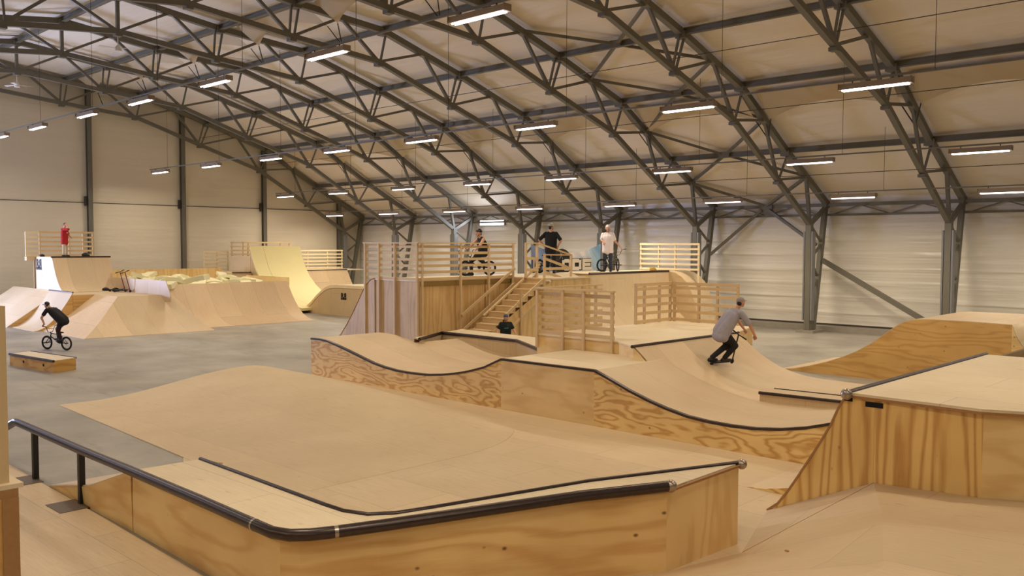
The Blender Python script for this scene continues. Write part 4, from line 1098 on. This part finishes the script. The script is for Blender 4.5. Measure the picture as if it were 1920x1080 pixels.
def person(lab, loc, rz, J, top, pants, shoes, head, s=1.0, sleeve=.55, tank=False, shorts=None, tilt=(0, 0), print_=None):
    """J: joints in the body frame (x right, y forward, z up)"""
    r = thing('person', lab, 'person', loc)
    r.rotation_euler = (tilt[0], tilt[1], rz)
    r.scale = (s, s, s)
    pel, che, nek, hd = J['pel'], J['che'], J['nek'], J['head']
    # body
    b = MB()
    rt = (J['shR']-J['shL']).normalized()
    for sx in (-1, 1):
        b.cap(pel+rt*.07*sx, che+rt*.08*sx, .105, .115); b.cap(che+rt*.06*sx, lerp(che, nek, .6)+rt*.08*sx, .11, .07)
    b.cap(nek-(hd-nek).normalized()*.03, lerp(nek, hd, .55), .055, .052)
    hr = Matrix.Rotation(J.get('hyaw', 0), 3, 'Z') @ Matrix.Rotation(J.get('hpit', 0), 3, 'X')
    b.ell(hd, (.074, .094, .108), 18, 14, hr)
    H_ = lambda x, y, z: hd+hr @ V(x, y, z)
    b.ell(H_(0, .035, -.065), (.05, .052, .05), 12, 8, hr)
    b.cap(H_(0, .088, .012), H_(0, .108, -.022), .012, .017, 8)
    for sx in (-1, 1): b.ell(H_(sx*.076, -.005, -.01), (.014, .022, .032), 8, 6, hr)
    for sd in ('L', 'R'):
        sh, el, wr = J['sh'+sd], J['el'+sd], J['wr'+sd]
        b.cap(sh, el, .056, .043); b.cap(el, wr, .043, .029)
        d = J.get('hd'+sd, (wr-el).normalized()).normalized()
        side = d.cross(V(0, 0, 1));
        if side.length < .2: side = V(0, 1, 0)
        side.normalize(); nrm = side.cross(d).normalized()
        pm = wr+d*.085
        for k in (-1, 0, 1): b.cap(wr+d*.015+side*.012*k, pm+side*.026*k, .019, .016, 8)
        grip = J.get('grip'+sd, .35)
        for k, L in zip((-1.5, -.5, .5, 1.5), (.060, .074, .068, .052)):
            a = pm+side*.019*k
            b1 = a+(d*math.cos(grip)-nrm*math.sin(grip))*L*.5
            b2 = b1+(d*math.cos(2*grip)-nrm*math.sin(2*grip))*L*.5
            b.cap(a, b1, .0105, .0098, 7); b.cap(b1, b2, .0098, .0088, 7)
        th = wr+d*.03-side*.022*J.get('thumb'+sd, 1)
        t1 = th+(d*.6-side*.6*J.get('thumb'+sd, 1)-nrm*.4).normalized()*.04
        b.cap(th, t1, .013, .012, 7); b.cap(t1, t1+(d*.9-nrm*.5).normalized()*.03, .012, .010, 7)
        hp, kn, an = J['hp'+sd], J['kn'+sd], J['an'+sd]
        b.cap(hp, kn, .088, .058); b.cap(kn, lerp(kn, an, .35), .056, .058); b.cap(lerp(kn, an, .35), an, .058, .038)
        ft = J.get('ft'+sd, V(0, 1, 0)).normalized()
        b.cap(an-V(0, 0, .03), an+ft*.12-V(0, 0, .05), .04, .03)
    body = fused('body', b, SKIN, r, .0085, 4)
    # shirt
    c = MB(); e = .018
    up = (che-pel).normalized()
    hem = pel+up*(-.02 if not tank else .06)-V(0,0,J.get('hemdrop', .06))-(up*0)
    for sx in (-1, 1):
        c.cap(hem+rt*.075*sx, che+rt*.085*sx, .118+e, .122+e*.6); c.cap(che+rt*.06*sx, lerp(che, nek, .62)+rt*.085*sx, .12+e*.4, .075+.006)
    for sx in (-1, 1): c.cap(pel+rt*.075*sx, che+rt*.085*sx, .136, .136)
    c.cap(hem-rt*.085, hem+rt*.085, .136, .136)
    c.cap(hem, che, .132+e, .138+e*.6); c.cap(che, lerp(che, nek, .6), .125, .085)
    for sd in ('L', 'R'):
        sh, el = J['sh'+sd], J['el'+sd]
        if not tank: c.cap(sh, lerp(sh, el, sleeve), .068, .070)
        else: c.cap(lerp(sh, nek, .5), lerp(sh, nek, .3), .06, .055)
    sh_ = fused('shirt' if not tank else 'tank_top', c, top, r, .015, 4)
    # trousers
    t = MB()
    for sd in ('L', 'R'):
        hp, kn, an = J['hp'+sd], J['kn'+sd], J['an'+sd]
        t.cap(lerp(pel, hp, .5)-up*.03, hp, .112, .110); t.cap(hp, kn, .106, .077)
        if shorts is None: t.cap(kn, lerp(kn, an, .93), .075, .058)
        else: t.cap(kn, lerp(kn, an, .12), .078, .07)
    fused('shorts' if shorts else 'trousers', t, pants, r, .014, 4)
    for sd in ('L', 'R'):
        an = J['an'+sd]; ft = J.get('ft'+sd, V(0, 1, 0)).normalized()
        q = MB(); up_ = J.get('fu', V(0, 0, 1))
        q.cap(an-up_*.035-ft*.04, an-up_*.045+ft*.16, .052, .042); q.cap(an-up_*.02-ft*.02, an-up_*.035+ft*.07, .05, .045)
        fused('shoe', q, shoes, r, .013, 2)
    # face
    for sx in (-1, 1): MB().ell(H_(sx*.030, .083, .016), (.011, .008, .008), 8, 6).build('eye', M['black'], r, local=True, smooth=True)
    MB().ell(H_(0, .088, -.050), (.022, .008, .006), 8, 6).build('mouth', cloth('lip', (150, 82, 72)) if 'lip' not in bpy.data.materials else bpy.data.materials['lip'], r, local=True, smooth=True)
    kind, hm = head
    if kind in ('helmet', 'cap'):
        c = MB(); k_ = 1.17 if kind == 'helmet' else 1.09
        c.ell(H_(0, -.014, .046 if kind == 'helmet' else .022), (.076*k_, .098*k_, .085*k_), 20, 9, hr, lo=-.12)
        c.build(kind, hm, r, local=True, smooth=True, auto=50)
        vis = MB(); vis.add([H_(*p) for p in ((-.065,.075,.042),(.065,.075,.042),(.05,.150,.030),(-.05,.150,.030),(-.065,.075,.030),(.065,.075,.030),(.05,.150,.022),(-.05,.150,.022))], [(0,1,2,3),(7,6,5,4),(0,4,5,1),(1,5,6,2),(2,6,7,3),(3,7,4,0)])
        if kind == 'cap': vis.build('visor', hm, r, local=True)
        else:
            st = MB()
            st.tube([H_(-.082, .0, .0), H_(-.06, .03, -.09), H_(0, .05, -.125), H_(.06, .03, -.09), H_(.082, .0, .0)], .007, 6)
            st.build('chin_strap', M['black'], r, local=True)
    hb = MB(); hb.ell(H_(0, -.02, .008), (.078, .092, .105), 16, 8, hr, lo=.02)
    hb.ell(H_(0, -.05, -.03), (.066, .058, .06), 12, 8, hr)
    hb.build('hair', J.get('hair', M['black']), r, local=True, smooth=True)
    if print_:
        pm_, txt, sz, back = print_
        c0 = lerp(pel, che, .86)
        f_ = V(0, 1, 0)*(-1 if back else 1)
        MB().box(tuple(c0+f_*.142+V(-sz, -.012, -.018)), tuple(c0+f_*.142+V(sz, .012, .018))).build('print', pm_, r, local=True)
    return r
def stand(**kw):
    J = dict(pel=V(0, 0, .95), che=V(0, .01, 1.27), nek=V(0, -.005, 1.47), head=V(0, .03, 1.625),
             shL=V(-.185, 0, 1.40), shR=V(.185, 0, 1.40), elL=V(-.25, -.02, 1.13), elR=V(.25, -.02, 1.13), wrL=V(-.25, .09, .90), wrR=V(.25, .09, .90),
             hpL=V(-.09, 0, .92), hpR=V(.09, 0, .92), knL=V(-.11, .03, .50), knR=V(.11, .03, .50), anL=V(-.12, 0, .085), anR=V(.12, 0, .085))
    J.update(kw); return J
def heading(x, y): return math.atan2(-x, y)
RED = cloth('red_jersey', (172, 26, 30)); BEIGE = cloth('beige_trousers', (196, 178, 150)); BLK = cloth('black_cloth', (20, 19, 22)); DENIM = cloth('dark_denim', (52, 58, 78))
WHT = cloth('white_shirt', (236, 226, 228)); GRY = cloth('grey_shirt', (164, 160, 172)); MAROON = cloth('maroon_cloth', (44, 16, 24)); SKINNY = cloth('black_trousers', (26, 25, 30))
# man in red on the tall quarter, one hand raised to his face
person('person in an oversized red jersey with a hand raised to the face', (6.05, 17.15, ZR), heading(.78, .58),
       stand(wrR=V(.12, .22, 1.57), elR=V(.20, .36, 1.40), hdR=V(-.5, -.35, .7), wrL=V(-.17, .22, 1.02), elL=V(-.27, .02, 1.15), head=V(0, .05, 1.63), hpit=-.25, hemdrop=.22, hyaw=-.2),
       RED, BEIGE, M['black'], ('none', None), s=1.0, sleeve=.95, print_=(WHT, '', .06, False))
# man in a black shirt seen from behind
person('person in a black T-shirt and grey helmet seen from behind', (28.6, 29.35, ZT), heading(-.45, .89),
       stand(elL=V(-.40, -.08, 1.17), elR=V(.38, -.08, 1.15), wrL=V(-.27, .06, .98), wrR=V(.25, .04, .96), hdL=V(.5, .5, -.6), hdR=V(-.4, .5, -.7), hyaw=-.6, hemdrop=.14),
       BLK, SKINNY, M['black'], ('helmet', plain('helmet_grey', lin(176, 170, 164), .35)), s=1.25, sleeve=.85)
# man in a white shirt, holding a bike by the bar
person('person in a white T-shirt and white helmet holding a bike by the handlebar', (28.72, 33.25, ZT), heading(.50, -.86),
       stand(elL=V(-.27, -.02, 1.15), wrR=V(.10, .30, 1.10), elR=V(.23, .08, 1.18), hdR=V(-.1, .8, -.5), elL2=None, wrL=V(-.47, .06, .93), hdL=V(-.55, .25, -.5), gripL=.9, hyaw=.25, hemdrop=.16, hair=cloth('beard', (70, 46, 34))),
       WHT, DENIM, M['black'], ('helmet', plain('helmet_white', lin(232, 222, 214), .35)), s=1.25, sleeve=.75)
# child at the stairs
person('child in a dark T-shirt and blue helmet at the foot of the stairs', (33.05, 21.95, 0), heading(.75, -.55),
       stand(elL=V(-.30, .05, 1.16), wrL=V(-.36, .22, 1.0), elR=V(.30, .05, 1.16), wrR=V(.36, .22, .98), head=V(0, .05, 1.62)),
       cloth('dark_tee', (20, 26, 30)), BLK, M['black'], ('helmet', plain('helmet_blue', lin(58, 72, 120), .4)), s=.90, sleeve=.7, print_=(plain('teal_print', lin(40, 130, 130)), '', .08, False))

# ------------------------------------------------------------------ BIKES AND SCOOTERS
TYRE = plain('tyre', lin(24, 23, 24), .8); 
def bike(lab, loc, rz, mat, steer=0.0, lean=0.0, pitch=0.0, s=1.2):
    r = thing('bmx_bike', lab, 'bicycle', loc)
    r.rotation_euler = (pitch, lean, rz); r.scale = (s, s, s)
    B = lambda n, mb, m, p=r: mb.build(n, m, p, local=True, smooth=True, auto=40)
    HT0, HT1 = V(0, .26, .60), V(0, .30, .47)
    fw = V(0, .47, .255); rw = V(0, -.46, .255); bb = V(0, -.09, .29); st = V(0, -.20, .56)
    f = MB()
    f.tube([HT0+(HT0-HT1)*.1, HT1], .021); f.tube([HT1+V(0,0,.03), bb], .019); f.tube([HT0, st], .017); f.tube([bb, st+V(0,-.008,.03)], .016)
    for s in (-1, 1): f.tube([bb+V(s*.03,0,0), rw+V(s*.06,0,0)], .010, 8); f.tube([st+V(s*.018,0,-.02), rw+V(s*.06,0,0)], .009, 8)
    B('frame', f, mat)
    B('seat', MB().ell(st+V(0,-.02,.09), (.055,.13,.03), 14, 8), M['black'])
    B('seat_post', MB().tube([st, st+V(0,-.015,.08)], .013), mat)
    R_ = Matrix.Rotation(steer, 3, 'Z'); c0 = (HT0+HT1)/2
    S = lambda p: c0+R_ @ (p-c0)
    fk = MB()
    for s in (-1, 1): fk.tube([S(HT1+V(s*.02,0,-.01)), S(HT1+V(s*.055,.02,-.05)), S(fw+V(s*.06,0,0))], .013, 8)
    B('fork', fk, mat)
    hb = MB(); stem = HT0+V(0,.045,.05)
    for s in (-1, 1):
        hb.tube([S(stem), S(stem+V(s*.10,0,.0)), S(stem+V(s*.20,-.015,.21)), S(stem+V(s*.24,-.02,.225)), S(stem+V(s*.37,-.06,.235))], .0115, 8)
    hb.tube([S(stem+V(-.155,-.01,.12)), S(stem+V(.155,-.01,.12))], .009, 8); hb.tube([S(HT0), S(stem)], .02, 8)
    B('handlebar', hb, mat)
    for s in (-1, 1): B('grip', MB().tube([S(stem+V(s*.255,-.024,.226)), S(stem+V(s*.375,-.062,.236))], .017, 8), M['black'])
    for c, nm in ((rw, 0), (fw, 1)):
        X = (lambda p: S(p)) if nm else (lambda p: p)
        ty = MB().tube([X(c+V(0, .228*math.cos(a), .228*math.sin(a))) for a in (2*PI*k/32 for k in range(32))], .027, 10, closed=True)
        wo = B('wheel', ty, TYRE)
        rim = MB().tube([X(c+V(0, .196*math.cos(a), .196*math.sin(a))) for a in (2*PI*k/32 for k in range(32))], .014, 8, closed=True)
        rim.build('rim', M['black'], wo, local=True, smooth=True)
        sp = MB(); sp.tube([X(c+V(-.06,0,0)), X(c+V(.06,0,0))], .022, 10)
        wo2 = sp.build('hub', M['black'], wo, local=True, smooth=True, auto=40)
        sk = MB()
        for k in range(18):
            a = 2*PI*k/18
            sk.tube([X(c+V(.02*(-1)**k, 0, 0)), X(c+V(0, .19*math.cos(a), .19*math.sin(a)))], .0018, 4)
        o = sk.build('spokes', M['galv'], wo, local=True)
        if nm:
            for s in (-1, 1): MB().tube([X(c+V(s*.06,0,0)), X(c+V(s*.16,0,0))], .018, 8).build('peg', M['black'], wo, local=True, smooth=True, auto=40)
    ck = MB(); ck.tube([bb+V(.05,0,0), bb+V(.06,.17,.0)], .011, 8); ck.tube([bb+V(-.05,0,0), bb+V(-.06,-.17,0)], .011, 8); ck.tube([bb+V(-.055,0,0), bb+V(.055,0,0)], .018, 10)
    B('crank', ck, M['black'])
    B('chainring', MB().tube([bb+V(.042,0,0), bb+V(.048,0,0)], .065, 20), M['black'])
    for s, y in ((1, .17), (-1, -.17)): B('pedal', MB().box(tuple(bb+V(s*.07, y-.045, -.012)), tuple(bb+V(s*.16, y+.045, .012))), M['black'])
    return r
DARKM = plain('bike_black', lin(30, 29, 31), .35, .3); OLIVE = plain('bike_olive', lin(70, 72, 54), .4, .3); CHROME = plain('bike_silver', lin(120, 118, 122), .3, .6)
# rider on the left, standing on the pedals
hx = heading(-.84, -.37)
bike('dark bike ridden by the rider in black on the concrete at left', (19.3, 12.1, 0), hx, DARKM, s=1.02)
person('rider in black standing on the pedals of a bike at left', (19.3, 12.1, 0), hx,
       dict(pel=V(0, -.30, 1.08), che=V(0, .08, 1.33), nek=V(0, .29, 1.48), head=V(0, .43, 1.58), hpit=-.2,
            shL=V(-.19, .22, 1.42), shR=V(.19, .22, 1.42), elL=V(-.33, .32, 1.15), elR=V(.33, .32, 1.15), wrL=V(-.315, .215, .93), wrR=V(.315, .215, .93),
            hdL=V(0, .75, -.5), hdR=V(0, .75, -.5), gripL=1.0, gripR=1.0,
            hpL=V(-.09, -.30, 1.04), hpR=V(.09, -.30, 1.04), knL=V(-.12, -.20, .70), knR=V(.12, .08, .74), anL=V(-.115, -.31, .40), anR=V(.115, .03, .40)),
       BLK, MAROON, M['black'], ('cap', M['black']), s=1.06, sleeve=.6)
# rider seated behind the tower fence
hx = heading(-.25, -.97)
bike('dark bike under the seated rider behind the tower fence', (28.75, 24.75, ZT), hx, DARKM)
person('person in a black tank top seated on a bike behind the tower fence', (28.75, 24.75, ZT), hx,
       dict(pel=V(0, -.24, .77), che=V(0, -.16, 1.08), nek=V(0, -.10, 1.28), head=V(0, -.04, 1.43),
            shL=V(-.185, -.12, 1.22), shR=V(.185, -.12, 1.22), elL=V(-.29, .06, 1.03), elR=V(.29, .06, 1.03), wrL=V(-.31, .20, .91), wrR=V(.31, .20, .91),
            hdL=V(0, .8, -.3), hdR=V(0, .8, -.3), gripL=1.0, gripR=1.0,
            hpL=V(-.09, -.22, .74), hpR=V(.09, -.22, .74), knL=V(-.15, .16, .66), knR=V(.2, .14, .50), anL=V(-.115, -.22, .40), anR=V(.24, .10, .085)),
       BLK, BLK, M['black'], ('helmet', plain('helmet_black', lin(30, 28, 28), .35)), s=1.2, tank=True)
bike('dark bike standing in front of the person in the black T-shirt', (28.25, 29.6, ZT), heading(.05, .98), DARKM, .3)
bike('olive bike held by the person in the white T-shirt', (28.75, 33.48, ZT), heading(.25, .97), OLIVE, .7)
def scooter(lab, loc, rz, col, tilt=(0, 0), s=1.0):
    r = thing('kick_scooter', lab, 'scooter', loc); r.rotation_euler = (tilt[0], tilt[1], rz); r.scale = (s, s, s)
    B = lambda n, mb, m: mb.build(n, m, r, local=True, smooth=True, auto=40)
    d = MB(); d.prism([(-.055,-.30,.075),(.055,-.30,.075),(.055,.20,.075),(.03,.30,.11),(-.03,.30,.11),(-.055,.20,.075)], (0,0,.025)); d.build('deck', M['black'], r, local=True)
    for y, n in ((-.34, 'rear_wheel'), (.36, 'front_wheel')):
        B('wheel', MB().tube([V(-.012,y,.055), V(.012,y,.055)], .055, 18), TYRE)
    B('fork', MB().tube([V(.03,.36,.055), V(.03,.335,.14), V(0,.325,.2)], .012, 8), col)
    B('stem', MB().tube([V(0,.345,.12), V(0,.24,.84)], .018, 10), col)
    B('handlebar', MB().tube([V(-.27,.235,.86), V(0,.238,.845), V(.27,.235,.86)], .015, 8), M['black'])
    for s_ in (-1, 1): B('grip', MB().tube([V(s_*.15,.236,.853), V(s_*.28,.235,.86)], .02, 8), M['black'])
    return r
# scooter rider carving the quarter
hs = heading(.25, .97)
base = (42.66, 19.75, .95)
person('scooter rider in a grey T-shirt and cap crouched on the curved ramp', base, hs,
       dict(hemdrop=.10, pel=V(.10, .00, .78), che=V(.22, .18, 1.10), nek=V(.29, .30, 1.29), head=V(.32, .38, 1.43), hyaw=.0,
            shL=V(.10, .26, 1.23), shR=V(.46, .24, 1.20), elL=V(.12, .48, 1.02), elR=V(.56, .42, .93), wrL=V(.20, .62, .80), wrR=V(.55, .58, .70),
            hdL=V(.1, .6, -.5), hdR=V(-.1, .5, -.7), gripL=.9, gripR=.9,
            hpL=V(.02, .0, .76), hpR=V(.19, .02, .74), knL=V(.10, .22, .47), knR=V(.28, .26, .45), anL=V(.02, -.22, .17), anR=V(.10, .10, .15)),
       GRY, SKINNY, M['black'], ('cap', plain('cap_grey', lin(150, 140, 136), .8)), s=1.12, sleeve=.85, print_=None)
scooter('stunt scooter ridden by the person in the grey T-shirt', (base[0]+.08, base[1]+.05, base[2]+.02), hs, M['coping'], (.0, .42), 1.0)
# things lying about
scooter('stunt scooter leaning at the foam pit wall, nearer the camera', (10.4, 18.25, ZP), heading(.75, .5), plain('scooter_red', lin(110, 36, 46), .4), (0, .2), 1.2)
scooter('stunt scooter leaning at the foam pit wall, further left', (9.7, 18.3, ZP), heading(.75, .5), plain('scooter_pink', lin(140, 52, 90), .4), (0, .2), 1.2)
def heap(name, lab, cat, loc, r_, mat):
    mb = MB(); mb.ell((0, 0, r_*.55), (r_, r_*1.25, r_*.8), 16, 9, lo=-.75); mb.ell((r_*.5, r_*.8, r_*.35), (r_*.6, r_*.5, r_*.45), 12, 8)
    o = mb.build(name, mat, None, smooth=True, local=True); o.location = loc; return tag(o, lab, cat)
heap('helmet', 'black helmet lying on the table left of the scooters', 'helmet', (8.75, 18.1, ZP), .14, M['black'])
heap('helmet', 'black helmet lying against the pit wall behind the scooters', 'helmet', (9.35, 18.35, ZP), .14, M['black'])
heap('backpack', 'black bag lying beside the man in red', 'bag', (6.1, 18.15, ZR), .15, M['black'])
heap('backpack', 'small black bag on the floor left of the man in red', 'bag', (5.3, 16.3, ZR), .1, M['black'])
heap('cap', 'small yellowish cap lying on the tower platform before the bright fence', 'cap', (29.2, 36.2, ZT), .14, cloth('ochre', (176, 140, 60)))
o = MB().tube([(2.6, 14.2, 0), (2.6, 14.2, 1.1), (2.5, 14.6, 1.2), (2.5, 15.2, .9), (2.5, 15.2, 0)], .03, 8).build('bike_stand', M['black'])
tag(o, 'black tubular stand at the far left edge behind the bank', 'stand')
r = thing('hoop_board', 'dark framed board hanging at the left edge of the picture', 'board', (1.0, 14.0, 7.35))
MB().prism([(1.0, 13.2, 7.75), (1.0, 14.35, 7.75), (1.0, 14.15, 7.5), (1.0, 13.6, 6.9)], (.04, 0, 0)).build('panel', plain('board_blue', lin(60, 58, 92)), r)
MB().box((.95, 13.1, 7.75), (1.1, 14.6, 7.82)).build('arm', M['steel_dark'], r)

# ------------------------------------------------------------------ bring everything to true size (bays of five metres)
K = 1/1.2
for o in bpy.data.objects:
    if o.parent is None:
        o.location = o.location*K
        if o.type != 'CAMERA': o.scale = o.scale*K
    if o.type == 'LIGHT': o.data.energy *= K*K
